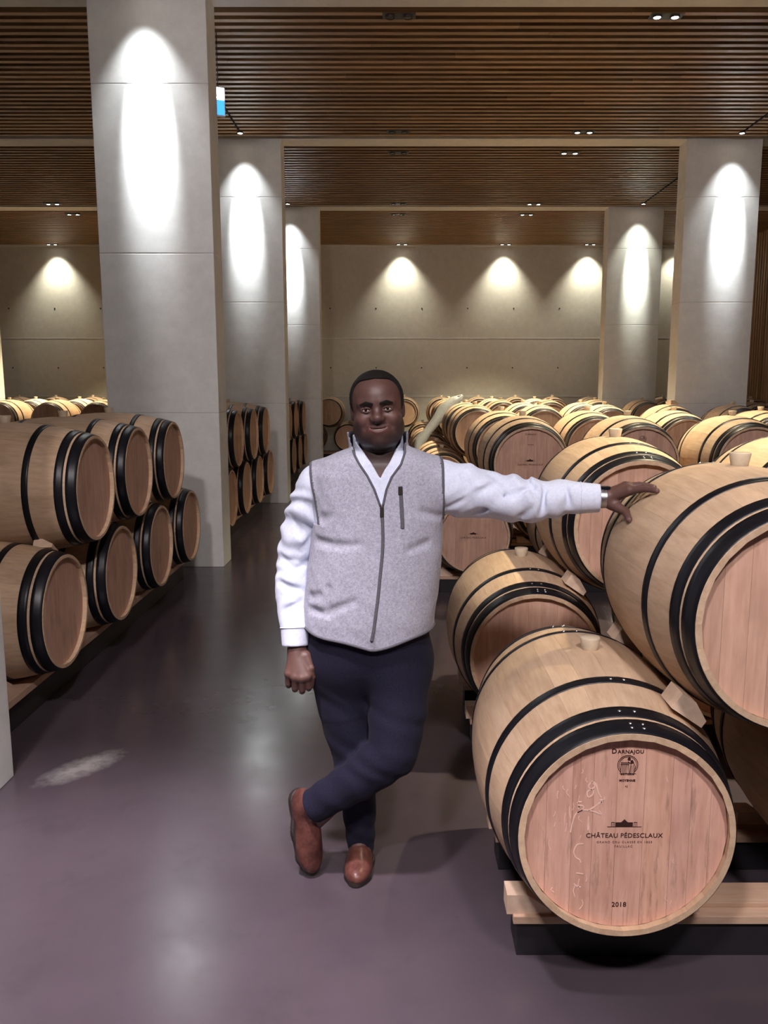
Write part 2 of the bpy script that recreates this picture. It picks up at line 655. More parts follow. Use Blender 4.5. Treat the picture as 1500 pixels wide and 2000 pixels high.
def plank_shapes(n, rs):
    ws = rs.uniform(.8, 1.3, n)
    xs = np.concatenate([[0], np.cumsum(ws)])
    xs = -HEAD_R + 2 * HEAD_R * xs / xs[-1]
    out = []
    for i in range(n):
        a, b = xs[i] + .0003, xs[i + 1] - .0003
        m = 6
        top = [(x, math.sqrt(max(HEAD_R ** 2 - x * x, 0))) for x in np.linspace(a, b, m)]
        poly = top + [(x, -z) for x, z in top[::-1]]
        out.append(poly)
    return out


def plank_mesh(poly, material, depth=.018):
    n = len(poly)
    V = [(x, HEAD_Y, z) for x, z in poly] + [(x, HEAD_Y + depth, z) for x, z in poly]
    Fc = [tuple(range(n)), tuple(range(n, 2 * n))[::-1]]
    for i in range(n):
        Fc.append((i, i + n, (i + 1) % n + n, (i + 1) % n))
    return mesh_from('head_plank', V, Fc, material)


rs0 = np.random.RandomState(3)
SH = [plank_shapes(9, rs0) for _ in range(2)]
PLANKS = [[plank_mesh(p, M['head']) for p in s] for s in SH]
PLANKS_WORN = [plank_mesh(p, M['head_worn']) for p in SH[0]]


def far_head(seed):
    rs = np.random.RandomState(seed)
    V, Fc, tone = [], [], []
    for poly in SH[seed % 2]:
        n = len(V)
        V += [(x, HEAD_Y, z) for x, z in poly]
        Fc.append(tuple(range(n, n + len(poly))))
        tone.append(rs.rand())
    me = mesh_from('head', V, Fc, M['head_far'])
    add_tone(me, tone)
    return me


def hoop_mesh(d0, d1, seg, bulge=.0028):
    prof = [(rad(-HL + d0) + .0003, -HL + d0), (rad(-HL + d0) + bulge, -HL + d0 + .001)]
    for k in (1, 2):
        d = d0 + (d1 - d0) * k / 3
        prof.append((rad(-HL + d) + bulge, -HL + d))
    prof += [(rad(-HL + d1) + bulge, -HL + d1 - .001), (rad(-HL + d1) + .0003, -HL + d1)]
    return lathe_mesh('hoop', prof, M['hoop'], seg, 'Y', cap=False)


HOOPS = ((.002, .055), (.066, .108), (.228, .260))
HOOP_N = [hoop_mesh(a, b, 72) for a, b in HOOPS]
HOOP_F = [hoop_mesh(a, b, 40) for a, b in HOOPS]
STAVE = stave_mesh()
BODY = [body_mesh(s) for s in (1, 2, 3)]
FHEAD = [far_head(s) for s in (10, 11, 12)]
REAR = lathe_mesh('rear_head', [(.001, HL - .030), (HEAD_R, HL - .030)], M['head_far'], 32, 'Y', cap=False)
add_tone(REAR, [0.5] * len(REAR.polygons))
BUNG = lathe_mesh('bung', [(.024, RB - .012), (.026, RB + .004), (.032, RB + .034), (.030, RB + .038), (.001, RB + .038)], M['bung'], 20)
RIVET = lathe_mesh('rivet', [(.0052, 0), (.0045, .0022), (.0022, .0036), (.0003, .004)], M['rivet'], 10, cap=False)


def barrel(loc, rz, label, group, near=0, worn=False, name='oak_barrel'):
    hx, hy = (RB, HL) if rz == 0 else (HL, RB)
    for (a, b, c, d) in PILLAR_BOX:
        if loc[0] + hx > a and loc[0] - hx < b and loc[1] + hy > c and loc[1] - hy < d:
            return None
    r = tag(bpy.data.objects.new(name, None), label, 'barrel', group)
    COL.objects.link(r)
    r.location = loc
    r.rotation_euler = (0, 0, rz)
    k = random.randrange(3)
    hoops = HOOP_N if near else HOOP_F
    hs = []
    for side in (0, 1):
        for h in hoops:
            hs.append(link('hoop', h, r, (0, 0, 0), (0, 0, math.pi * side)))
    if near:
        for i in range(NST):
            link('stave', STAVE, r, (0, 0, 0), (0, (i + .5) * 2 * math.pi / NST, 0))
        for me in (PLANKS_WORN if worn else PLANKS[k % 2]):
            link('head_plank', me, r)
    else:
        link('body', BODY[k], r)
        link('head', FHEAD[k], r)
    link('rear_head', REAR, r)
    link('bung', BUNG, r)
    if near > 1:
        for hi, h in enumerate(hs):
            d0, d1 = HOOPS[hi % 3]
            dm = (d0 + d1) / 2
            for w in (.02, .13) if hi % 2 == 0 else (-.03, .10):
                for dd in (-.008, .008) if hi % 3 == 0 else (0,):
                    rr = rad(-HL + dm + dd) + .0026
                    link('rivet', RIVET, h, (rr * math.sin(w), -HL + dm + dd, rr * math.cos(w)), (0, w, 0))
    return r


ORD = ['first', 'second', 'third', 'fourth', 'fifth', 'sixth', 'seventh', 'eighth', 'ninth', 'tenth']
SP, DZ = .86, .572
ZL = .49
X0 = .60
BLK = {'A': 1.98, 'B': 6.28, 'C': 10.50, 'D': 14.60, 'E': 18.75}
DEEP = 1.42                               # barrel to barrel along a row
BNAME = {'A': 'nearest right stack', 'B': 'second right stack', 'C': 'third right stack', 'D': 'fourth right stack', 'E': 'right stack along the end wall'}
NCOL = {'A': 2, 'B': 4, 'C': 6, 'D': 8, 'E': 8}
B = {}
SPECIAL = {
    ('A', 0, 0, 0): 'large oak barrel at bottom right with branded lettering and chalk scribbles on its head',
    ('A', 0, 0, 1): 'lower oak barrel lying directly behind the large lettered barrel at bottom right',
    ('A', 1, 0, 0): 'upper oak barrel at the right edge that the man touches with his hand',
    ('A', 1, 0, 1): 'upper oak barrel behind the man\'s wrist, second back in the near right stack',
    ('A', 0, 1, 0): 'shaded lower oak barrel at the right edge beneath the touched barrel',
    ('B', 0, 0, 0): 'lower oak barrel under the man\'s outstretched sleeve with small branded lettering',
    ('B', 1, 0, 0): 'upper oak barrel just above the man\'s outstretched sleeve with small branded lettering',
}
for bk in 'ABCDE':
    deep = 2 if bk != 'E' else 1
    for lev in (0, 1):
        n = NCOL[bk] + (1 if lev == 0 else 0)
        for cI in range(n):
            for d in range(deep):
                x = X0 + SP * cI + (SP / 2 if lev else 0)
                y = BLK[bk] + d * DEEP + HL
                z = ZL + (DZ if lev else 0)
                if bk == 'A' and cI >= 2 and lev == 0 and d == 0:
                    pass
                lab = SPECIAL.get((bk, lev, cI, d))
                if lab is None:
                    lab = '%s oak barrel, %s from the aisle, %s row, %s' % (
                        'upper' if lev else 'lower', ORD[cI], 'front' if d == 0 else 'rear', BNAME[bk])
                near = {'A': 2 if cI < 2 else 1, 'B': 1 if d == 0 and cI < 3 else 0}.get(bk, 0)
                dx = 0
                dy = random.uniform(-.03, .03) if bk not in 'A' and not (bk == 'B' and d == 0) else 0
                B[bk, lev, cI, d] = barrel((x + dx, y + dy, z), 0, lab, 'oak barrels of the ' + BNAME[bk], near,
                                           worn=(bk, lev, cI, d) == ('A', 0, 0, 0))
# end-wall stack continues across the aisle
for k in range(4):
    barrel((X0 - SP * (k + 1), BLK['E'] + HL, ZL), 0, 'lower oak barrel closing the far end of the aisle, %s from the right' % ORD[k],
           'oak barrels closing the far end of the aisle')
    k < 4 and barrel((X0 - SP * (k + .5), BLK['E'] + HL, ZL + DZ), 0, 'upper oak barrel closing the far end of the aisle, %s from the right' % ORD[k],
           'oak barrels closing the far end of the aisle')

# left stacks: heads face the aisle
HXL = -1.66
ZLL = .535
for bay in (0, 1, 2):
    yb = 4.0 + BAY * bay
    nm = ['near left stack facing the aisle', 'left stack between first and second pillars', 'left stack between second and third pillars'][bay]
    for k in range(4):
        barrel((HXL - HL, yb + .85 * k, ZLL), math.pi / 2, 'lower oak barrel, %s from the front, %s' % (ORD[k], nm),
               'oak barrels of the ' + nm, 1 if bay == 0 else 0)
    for k in range(3):
        barrel((HXL - HL + random.uniform(-.01, .03), yb + .425 + .85 * k, ZLL + .57), math.pi / 2,
               'upper oak barrel, %s from the front, %s' % (ORD[k], nm),
               'oak barrels of the ' + nm, 1 if bay == 0 else 0)
# stacks in the hall beyond the left pillars
for bi, yb in enumerate((14.6, 18.75)):
    for k in range(5 if bi == 0 else 6):
        for d in range(2 if bi == 0 else 1):
            xx = -4.48 - SP * k
            w = ('front' if d == 0 else 'rear') + ' row in the left hall' if bi == 0 else 'end wall row in the left hall'
            barrel((xx, yb + HL + 1.1 * d, ZL + DZ), 0, 'upper oak barrel, %s from the big left pillar, %s' % (ORD[k], w), 'oak barrels in the left hall')
            barrel((xx - SP / 2, yb + HL + 1.1 * d, ZL), 0, 'lower oak barrel, %s from the big left pillar, %s' % (ORD[k], w), 'oak barrels in the left hall')
            if k == 0:
                barrel((xx + SP / 2, yb + HL + 1.1 * d, ZL), 0, 'lower oak barrel nearest the big left pillar, %s' % w, 'oak barrels in the left hall')

# beams and rails below the right stacks
def rack_beam(x0, x1, y0, label, group):
    r = tag(bpy.data.objects.new('rack_beam', None), label, 'beam', group)
    COL.objects.link(r)
    r.location = (x0, y0, 0)
    link('steel_beam', box_mesh('steel_beam', 0, x1 - x0, 0, .12, 0, .108, M['beam'], .003), r)
    link('rail_board', box_mesh('rail_board', -.012, x1 - x0, -.012, .13, .108, .132, M['rail'], .002), r)
    link('rail_batten', box_mesh('rail_batten', .02, x1 - x0, .03, .13, .132, .148, M['rail'], .002), r)
    return r


for bk in 'ABCDE':
    for d in range(2 if bk != 'E' else 1):
        for j, off in enumerate((.20, .63)):
            xs = .35 if bk != 'E' else -3.5
            rack_beam(xs, min(X0 + SP * NCOL[bk] + .45, XR - .1), BLK[bk] + DEEP * d + off,
                      'black beam with pine rail, %s from the front, %s' % (ORD[d * 2 + j], BNAME[bk]), 'rack beams below the right stacks')
for bi, yb in enumerate((14.6, 18.75)):
    for d in range(2 if bi == 0 else 1):
        for j, off in enumerate((.20, .63)):
            rack_beam(-9.4, -3.7, yb + 1.1 * d + off, 'black beam with pine rail, %s from the front, %s' % (
                ORD[d * 2 + j], 'left hall stack' if bi == 0 else 'left hall stack along the end wall'), 'rack beams in the left hall')
for bay in (0, 1, 2):
    yb = 4.0 + BAY * bay
    nm = ['near left stack facing the aisle', 'left stack between first and second pillars', 'left stack between second and third pillars'][bay]
    for j, xx in enumerate((-1.98, -2.42)):
        r = tag(bpy.data.objects.new('rack_beam', None), 'black beam with pine rail %s the aisle, %s' % (('next to', 'away from')[j], nm), 'beam', 'rack beams below the left stacks')
        COL.objects.link(r)
        r.location = (xx, yb - .44, 0)
        link('steel_beam', box_mesh('steel_beam', 0, .12, 0, 3.42, 0, .15, M['beam'], .003), r)
        link('rail_board', box_mesh('rail_board', -.012, .16, -.01, 3.43, .15, .185, M['rail_y'], .002), r)

# chocks: sawn pine blocks with one sloping face
def chock_mesh(name, L, w, h, cut):
    prof = [(-w / 2, 0), (w / 2, 0), (w / 2, h * (1 - cut)), (w / 2 - w * .55, h), (-w / 2, h)]
    V = [(x, -L / 2, z) for x, z in prof] + [(x, L / 2, z) for x, z in prof]
    n = len(prof)
    Fc = [tuple(range(n)), tuple(range(n, 2 * n))[::-1]] + [(i, i + n, (i + 1) % n + n, (i + 1) % n) for i in range(n)]
    return mesh_from(name, V, Fc, M['chock'])


CH = chock_mesh('chock', .095, .10, .050, .55)
CH_S = chock_mesh('chock', .07, .13, .06, .8)


def chock(loc, rot, label, group, me=CH):
    return tag(link('wood_chock', me, None, loc, rot), label, 'wood block', group)


# between lower and upper barrels of the near right stack
phi = math.atan2(SP / 2, DZ)
for cI in (0, 1):
    for d in (0, 1):
        for j, tt in enumerate((-.30, .30)):
            yy = BLK['A'] + DEEP * d + HL + tt
            for s in (1, -1):
                if not ((cI == 0 and s == 1) or (cI, d, j, s) in ((1, 0, 1, 1), (0, 0, 0, -1))):
                    continue
                xl = X0 + SP * cI if s == 1 else X0 + SP * (cI + 1)
                w = phi - .05
                rr = rad(tt) + .003
                lab = 'pine chock %s the %s upper barrel from aisle, %s end, %s row, nearest stack' % (
                    'left of' if s == 1 else 'right of', ORD[cI], ('near', 'far')[j], ('front', 'rear')[d])
                if (cI, d, j, s) == (0, 0, 0, 1):
                    lab = 'pale pine chock wedged between the lettered barrel and the touched barrel'
                chock((xl + s * rr * math.sin(w), yy, ZL + rr * math.cos(w)), (0, s * w, 0 if s == 1 else math.pi) if s == 1 else (0, -w, math.pi), lab, 'chocks in the near right stack')
# on the rails below lower barrels
for bk, cols in (('A', (0, 1, 2)), ('B', (0, 1))):
    for cI in cols:
        for d in (0, 1):
            for j, off in enumerate((.235, .70)):
                for s in (-1, 1):
                    if (cI, d, j, s) not in (((0, 0, 0, -1), (0, 0, 1, -1), (0, 1, 0, -1), (0, 1, 1, -1), (0, 0, 0, 1), (1, 0, 0, -1), (1, 0, 1, -1))
                                             if bk == 'A' else ((0, 0, 0, -1), (0, 0, 1, -1), (1, 1, 0, -1), (1, 1, 1, -1))):
                        continue
                    x = X0 + SP * cI + s * .215
                    lab = 'rail chock %s of the %s lower barrel, %s beam, %s row, %s' % (
                        'left' if s < 0 else 'right', ORD[cI], ('near', 'far')[j], ('front', 'rear')[d], BNAME[bk])
                    chock((x, BLK[bk] + DEEP * d + off, .132), (0, 0, 0 if s < 0 else math.pi), lab, 'chocks on the right rails', CH_S)
for k in range(4):
    for j, xx in enumerate((-1.93, -2.36)):
        for s in (-1, 1):
            if j == 1 or (s == 1 and k):
                continue
            chock((xx, 4.0 + .85 * k + s * .20, .185), (0, 0, -math.pi / 2 if s > 0 else math.pi / 2) if False else (0, 0, math.pi / 2 if s < 0 else -math.pi / 2),
                  'rail chock %s the %s lower barrel, near left stack, %s beam' % ('before' if s < 0 else 'behind', ORD[k], ('front', 'back')[j]),
                  'chocks on the left rails', CH_S)
phl = math.atan2(.425, .57)
for k in range(3):
    w = phl
    for j, tt in enumerate((.30,)):
        rr = rad(tt) + .003
        chock((HXL - HL + tt, 4.0 + .85 * k + rr * math.sin(w), ZLL + rr * math.cos(w)), (-w, 0, math.pi / 2) if False else (-w, 0, 0),
              'pine chock before the %s upper barrel, near left stack, %s end' % (ORD[k], ('head', 'rear')[j]), 'chocks in the near left stack')
# loose chocks left on top of far barrels
chock((3.61, 10.80, ZL + DZ + RB - .003), (0, 0, .4), 'loose pale chocks lying on top of a barrel before the wide right pillar', 'loose chocks', CH_S)

# pale plastic sheet hanging over the end of the far right stack
pts_c = [at(905, 772, 14.1), at(890, 783, 14.1), at(868, 803, 14.1), at(852, 822, 14.1), at(836, 842, 14.1), at(822, 858, 14.1), at(816, 872, 14.1), at(813, 900, 14.1), at(812, 938, 14.1)]
V, Fc = [], []
for i, p in enumerate(pts_c):
    wd = [.04, .20, .24, .17, .14, .20, .16, .12, .10][i]
    for k, (a, b) in enumerate(((-.5, .0), (.0, -.05), (.5, .0), (.5, .02), (.0, -.03), (-.5, .02))):
        n = Vector((.75, 0, -.66))
        V.append(Vector(p) + n * a * wd + Vector((0, b + .30 * (.5 - i / 8.0), 0)))
for i in range(len(pts_c) - 1):
    for k in range(6):
        Fc.append((i * 6 + k, (i + 1) * 6 + k, (i + 1) * 6 + (k + 1) % 6, i * 6 + (k + 1) % 6))
Fc += [tuple(range(6)), tuple((len(pts_c) - 1) * 6 + k for k in range(6))[::-1]]
tag(link('plastic_sheet', mesh_from('plastic_sheet', V, Fc, simple('pale plastic', (.40, .41, .40), .5), True)),
    'pale grey curved sheet hanging diagonally over barrels behind the man\'s shoulder', 'sheet')

# ------------------------------------------------------------------ lettering on barrel heads
INK_Y = HEAD_Y - .0007


def text_mesh(s, size, x, z, material, spacing=1.0, bold=0.0, cap_first=None):
    cu = bpy.data.curves.new('lettering', 'FONT')
    cu.body = s
    cu.size = size
    cu.align_x = 'CENTER'
    cu.space_character = spacing
    cu.offset = bold
    cu.extrude = .0003
    cu.resolution_u = 3
    o = bpy.data.objects.new('lettering', cu)
    COL.objects.link(o)
    bpy.context.view_layer.update()
    me = bpy.data.meshes.new_from_object(o.evaluated_get(bpy.context.evaluated_depsgraph_get()))
    bpy.data.objects.remove(o)
    me.transform(Matrix.Translation((x, INK_Y, z)) @ Matrix.Rotation(math.pi / 2, 4, 'X'))
    me.materials.clear()
    me.materials.append(material)
    return me


def flat_strokes(name, strokes, material, closed=False):
    """strokes: list of (points[(x,z)], width) -> thin raised ribbons on the head"""
    V, Fc = [], []
    for pts, w in strokes:
        P = [Vector((p[0], p[1])) for p in pts]
        base = len(V)
        for i, p in enumerate(P):
            t = P[min(i + 1, len(P) - 1)] - P[max(i - 1, 0)]
            if t.length < 1e-9:
                t = Vector((1, 0))
            t.normalize()
            n = Vector((-t.y, t.x)) * w / 2
            for q in (p + n, p - n):
                V.append((q.x, INK_Y - .0003, q.y))
                V.append((q.x, INK_Y + .0006, q.y))
        for i in range(len(P) - 1):
            a, b = base + i * 4, base + (i + 1) * 4
            Fc += [(a, a + 2, b + 2, b), (a + 1, b + 1, b + 3, a + 3), (a, b, b + 1, a + 1), (a + 2, a + 3, b + 3, b + 2)]
    return mesh_from(name, V, Fc, material)


def fill_poly(name, polys, material):
    V, Fc = [], []
    for poly in polys:
        n = len(poly)
        b = len(V)
        V += [(x, INK_Y - .0004, z) for x, z in poly] + [(x, INK_Y + .0006, z) for x, z in poly]
        Fc += [tuple(range(b, b + n)), tuple(range(b + n, b + 2 * n))[::-1]]
        Fc += [(b + i, b + i + n, b + (i + 1) % n + n, b + (i + 1) % n) for i in range(n)]
    return mesh_from(name, V, Fc, material)


def arc(cx, cz, r, a0, a1, n=24):
    return [(cx + r * math.cos(math.radians(a0 + (a1 - a0) * i / n)), cz + r * math.sin(math.radians(a0 + (a1 - a0) * i / n))) for i in range(n + 1)]


def rect(x0, x1, z0, z1):
    return [(x0, z0), (x1, z0), (x1, z1), (x0, z1)]


LET = []
LET.append(('maker_name', text_mesh('D', .0185, -.0365, .2205, M['ink'], 1.0, .0003)))
LET.append(('maker_name', text_mesh('ARNAJOU', .0140, .0065, .2205, M['ink'], 1.12, .0003)))
ez = .1885
em = [(arc(0, ez, .0262, -50, 230), .0016), (arc(0, ez, .0226, -42, 222), .0012),
      ([(-.019, ez - .024), (-.017, ez + .002)], .0012), ([(.004, ez - .024), (.002, ez + .002)], .0012),
      ([(-.019, ez + .002), (.004, ez + .002)], .0016), ([(-.018, ez + .006), (.003, ez + .006)], .0016), ([(-.020, ez - .024), (.022, ez - .024)], .0012)]
for q in (-.014, -.010, -.006, -.002):
    em.append(([(q, ez - .023), (q * .92, ez + .001)], .0009))
em += [([(.001, ez + .009), (.005, ez + .005), (.010, ez + .007)], .0022), ([(.006, ez - .024), (.008, ez + .004), (.013, ez + .008)], .0014),
       ([(.017, ez - .024), (.019, ez - .004), (.013, ez + .010)], .0016), ([(.009, ez - .022), (.010, ez - .002)], .0010), ([(.014, ez - .022), (.014, ez)], .0010)]
LET.append(('cooper_emblem', flat_strokes('cooper_emblem', em, M['ink'])))
LET.append(('cooper_emblem', fill_poly('cooper_emblem', [arc(.003, ez + .0165, .0042, 0, 330, 10), [(.006, ez + .012), (.012, ez + .014), (.016, ez + .006), (.009, ez + .003)]], M['ink'])))
LET.append(('maker_trade', text_mesh('ARTISAN', .0078, 0, .1605, M['ink'], 1.15, .0002)))
LET.append(('toast_mark', text_mesh('MOYENNE', .0082, 0, .1430, M['ink'], 1.1, .0003)))
LET.append(('toast_mark', text_mesh('42', .0075, -.001, .1270, M['ink_faint'])))
hz = .0160
house = [rect(-.026, .020, hz + .0015, hz + .0125), [(-.011, hz + .0125), (.007, hz + .0125), (-.002, hz + .021)]]
LET.append(('estate_emblem', fill_poly('estate_emblem', house, M['ink'])))
hs_ = [([(-.047, hz), (.043, hz)], .0010), ([(-.036, hz), (-.036, hz + .013)], .001), ([(-.036, hz + .0125), (-.028, hz + .0125)], .0012), ([(-.029, hz), (-.029, hz + .012)], .001),
       ([(-.0325, hz), (-.0325, hz + .010)], .0008), ([(.023, hz), (.023, hz + .012)], .001), ([(.031, hz), (.031, hz + .013)], .001), ([(.023, hz + .0125), (.031, hz + .0125)], .0012), ([(.027, hz), (.027, hz + .010)], .0008)]
LET.append(('estate_emblem', flat_strokes('estate_emblem', hs_, M['ink'])))
LET.append(('estate_name', text_mesh('CHÂTEAU PÉDESCLAUX', .0178, -.001, -.0145, M['ink'], 1.06, .0001)))
LET.append(('estate_class', text_mesh('GRAND CRU CLASSÉ EN 1855', .0085, 0, -.0300, M['ink_faint'], 1.35)))
LET.append(('estate_town', text_mesh('PAUILLAC', .0085, -.002, -.0420, M['ink_faint'], 1.35)))
LET.append(('vintage', text_mesh('2018', .0190, -.007, -.2130, M['ink'], 1.05, .0002)))


def letter(bar, items, dx=0.0):
    root = link('branding', LET[0][1] if items is None else items[0][1], bar, (dx, 0, 0))
    for nm, me in (LET if items is None else items)[1:]:
        link(nm, me, root)
    return root


letter(B['A', 0, 0, 0], None)
letter(B['B', 1, 0, 0], [l for l in LET if l[0] in ('estate_emblem', 'estate_name', 'maker_name', 'toast_mark')])
letter(B['B', 0, 0, 0], [l for l in LET if l[0] in ('estate_emblem', 'estate_name')])
letter(B['B', 1, 1, 0], [l for l in LET if l[0] in ('cooper_emblem', 'toast_mark')])

# chalk scribbles and pale drips on the lettered head (head centre px 1228,1640, 768 px per metre)
def hp(px, py):
    return ((px - 1220) / 741.0, -(py - 1624) / 741.0)


def curve_pts(P, n=8):
    out = []
    P = [np.array(p) for p in P]
    for i in range(len(P) - 1):
        p0, p1, p2, p3 = P[max(i - 1, 0)], P[i], P[i + 1], P[min(i + 2, len(P) - 1)]
        for k in range(n):
            t = k / n
            out.append(tuple(.5 * ((2 * p1) + (p2 - p0) * t + (2 * p0 - 5 * p1 + 4 * p2 - p3) * t * t + (3 * p1 - p0 - 3 * p2 + p3) * t ** 3)))
    out.append(tuple(P[-1]))
    return out


ch = []
for poly in ([(1150, 1520), (1146, 1528), (1152, 1534), (1158, 1527), (1152, 1518), (1160, 1524), (1166, 1542), (1172, 1552)],
             [(1152, 1534), (1144, 1540), (1146, 1550), (1154, 1546), (1156, 1536)],
             [(1148, 1578), (1162, 1568), (1176, 1557), (1178, 1550)], [(1176, 1557), (1170, 1556), (1174, 1564)],
             [(1126, 1582), (1138, 1577), (1156, 1580), (1172, 1586), (1168, 1578)],
             [(1128, 1576), (1130, 1568), (1138, 1570), (1134, 1578), (1124, 1584), (1118, 1600), (1114, 1624)], [(1148, 1590), (1148, 1620)],
             [(1140, 1648), (1128, 1650), (1122, 1664), (1126, 1676), (1134, 1682), (1136, 1688)],
             [(1134, 1560), (1126, 1562), (1130, 1572)], [(1128, 1710), (1142, 1712)], [(1124, 1732), (1130, 1738), (1138, 1740)]):
    ch.append((curve_pts([hp(*p) for p in poly]), .0032))
rr_ = random.Random(4)
for i in range(34):
    px = rr_.uniform(1062, 1150) if i < 28 else rr_.uniform(1270, 1320)
    py = rr_.uniform(1480, 1780)
    if (px - 1228) ** 2 + (py - 1640) ** 2 > 185 ** 2:
        continue
    L = rr_.uniform(8, 26)
    ch.append((curve_pts([hp(px, py), hp(px + rr_.uniform(-3, 3), py + L * .5), hp(px + rr_.uniform(-4, 4), py + L)], 4), rr_.uniform(.0012, .0024)))
ck_ = link('chalk_marks', flat_strokes('chalk_marks', ch, M['chalk']), B['A', 0, 0, 0])
ck_['label'] = 'pale chalk scribbles and drips'
ck_['kind'] = 'stuff'

# ------------------------------------------------------------------ the man: smooth implicit surfaces turned into meshes
def A(*v):
    return np.array(v, dtype=np.float64)


def rc(P, a, b, ra, rb):
    a, b = np.asarray(a, float), np.asarray(b, float)
    ab = b - a
    t = np.clip(((P - a) @ ab) / (ab @ ab), 0, 1)
    return np.linalg.norm(P - a - t[:, None] * ab, axis=1) - (ra + (rb - ra) * t)


def ell(P, c, r):
    q = (P - np.asarray(c)) / np.asarray(r)
    k0 = np.linalg.norm(q, axis=1)
    k1 = np.linalg.norm(q / np.asarray(r), axis=1) + 1e-9
    return k0 * (k0 - 1) / k1


def smin(a, b, k):
    h = np.clip(.5 + .5 * (b - a) / k, 0, 1)
    return b + (a - b) * h - k * h * (1 - h)


def smax(a, b, k):
    return -smin(-a, -b, k)


def chain(P, pts, rs, k=.02):
    d = None
    for i in range(len(pts) - 1):
        e = rc(P, pts[i], pts[i + 1], rs[i], rs[i + 1])
        d = e if d is None else np.minimum(d, e)
    return d


def sdf_grid(fn, lo, hi, h):
    """surface nets; coarse pass first so that only cells near the surface are evaluated"""
    lo = np.asarray(lo, float)
    n = np.ceil((np.asarray(hi) - lo) / h).astype(int) + 1
    cs = 4
    nc = (n + cs - 1) // cs
    g = np.stack(np.meshgrid(*[np.arange(m) for m in nc], indexing='ij'), -1).reshape(-1, 3)
    ctr = lo + (g + .5) * cs * h - .5 * h
    dc = fn(ctr)
    act = np.abs(dc) < cs * h * 1.9
    D = np.repeat(np.repeat(np.repeat(np.where(dc > 0, 1.0, -1.0).reshape(nc), cs, 0), cs, 1), cs, 2)
    ga = g[act]
    o = np.stack(np.meshgrid(*[np.arange(cs)] * 3, indexing='ij'), -1).reshape(-1, 3)
    idx = (ga[:, None, :] * cs + o[None]).reshape(-1, 3)
    val = fn(lo + idx * h)
    D[idx[:, 0], idx[:, 1], idx[:, 2]] = val
    S = D < 0
    nx, ny, nz = D.shape
    c = np.zeros((nx - 1, ny - 1, nz - 1), np.int8)
    for a in (0, 1):
        for b in (0, 1):
            for e in (0, 1):
                c += S[a:nx - 1 + a, b:ny - 1 + b, e:nz - 1 + e]
    cells = np.argwhere((c > 0) & (c < 8))
    vid = -np.ones(c.shape, int)
    vid[cells[:, 0], cells[:, 1], cells[:, 2]] = np.arange(len(cells))
    acc = np.zeros((len(cells), 3))
    cnt = np.zeros(len(cells))
    corners = [(a, b, e) for a in (0, 1) for b in (0, 1) for e in (0, 1)]
    for i, p in enumerate(corners):
        for q in corners[i + 1:]:
            if sum(abs(x - y) for x, y in zip(p, q)) != 1:
                continue
            dp = D[cells[:, 0] + p[0], cells[:, 1] + p[1], cells[:, 2] + p[2]]
            dq = D[cells[:, 0] + q[0], cells[:, 1] + q[1], cells[:, 2] + q[2]]
            m = (dp < 0) != (dq < 0)
            t = np.where(m, dp / np.where(m, dp - dq, 1), 0)
            pos = np.array(p) + t[:, None] * (np.array(q) - np.array(p))
            acc += pos * m[:, None]
            cnt += m
    V = lo + (cells + acc / cnt[:, None]) * h
    Fq = []
    for ax in range(3):
        sl0 = [slice(None)] * 3
        sl1 = [slice(None)] * 3
        sl0[ax] = slice(0, -1)
        sl1[ax] = slice(1, None)
        s0, s1 = S[tuple(sl0)], S[tuple(sl1)]
        e = np.argwhere(s0 != s1)
        u, w = (ax + 1) % 3, (ax + 2) % 3
        e = e[(e[:, u] > 0) & (e[:, w] > 0)]
        lim = np.array(c.shape)
        e = e[(e[:, u] < lim[u]) & (e[:, w] < lim[w]) & (e[:, ax] < lim[ax])]
        du, dw = np.zeros(3, int), np.zeros(3, int)
        du[u] = 1
        dw[w] = 1
        q = [vid[tuple((e - du - dw).T)], vid[tuple((e - dw).T)], vid[tuple(e.T)], vid[tuple((e - du).T)]]
        q = np.stack(q, 1)
        inside0 = s0[e[:, 0], e[:, 1], e[:, 2]]
        q[~inside0] = q[~inside0][:, ::-1]
        Fq.append(q)
    Fq = np.concatenate(Fq)
    Fq = Fq[(Fq >= 0).all(1)]
    return V, Fq


def np_mesh(name, V, Fq, material, smooth=True):
    me = bpy.data.meshes.new(name)
    me.vertices.add(len(V))
    me.vertices.foreach_set('co', np.asarray(V, np.float32).ravel())
    me.loops.add(len(Fq) * 4)
    me.loops.foreach_set('vertex_index', np.asarray(Fq, np.int32).ravel())
    me.polygons.add(len(Fq))
    me.polygons.foreach_set('loop_start', np.arange(len(Fq), dtype=np.int32) * 4)
    me.polygons.foreach_set('use_smooth', np.ones(len(Fq), bool))
    me.update(calc_edges=True)
    me.validate()
    for m in (material if isinstance(material, list) else [material]):
        me.materials.append(m)
    return me


def wob(P, f, seed):
    rs = np.random.RandomState(seed)
    o = np.zeros(len(P))
    for i in range(6):
        k = rs.normal(size=3) * f * rs.uniform(.6, 1.5)
        o += np.sin(P @ k + rs.uniform(0, 6.28))
    return o / 6


# ---- materials of the man
def skin_mat():
    m, nt, b = mat('skin')
    a = nd(nt, 'ShaderNodeAttribute', attribute_name='Col')
    v = mapping(nt, (1, 1, 1), rand=False)
    n = noise(nt, v, 60.0, 3.0)
    c = mix(nt, 0.25, a.outputs['Color'], ramp(nt, n, [(0.3, (.045, .020, .016)), (0.7, (.10, .050, .042))]))
    nt.links.new(c, b.inputs['Base Color'])
    b.inputs['Roughness'].default_value = 0.5
    b.inputs['Subsurface Weight'].default_value = 0.08
    b.inputs['Subsurface Radius'].default_value = (.008, .003, .002)
    bump(nt, b, noise(nt, v, 400.0, 2.0), 0.06, 0.002)
    return m


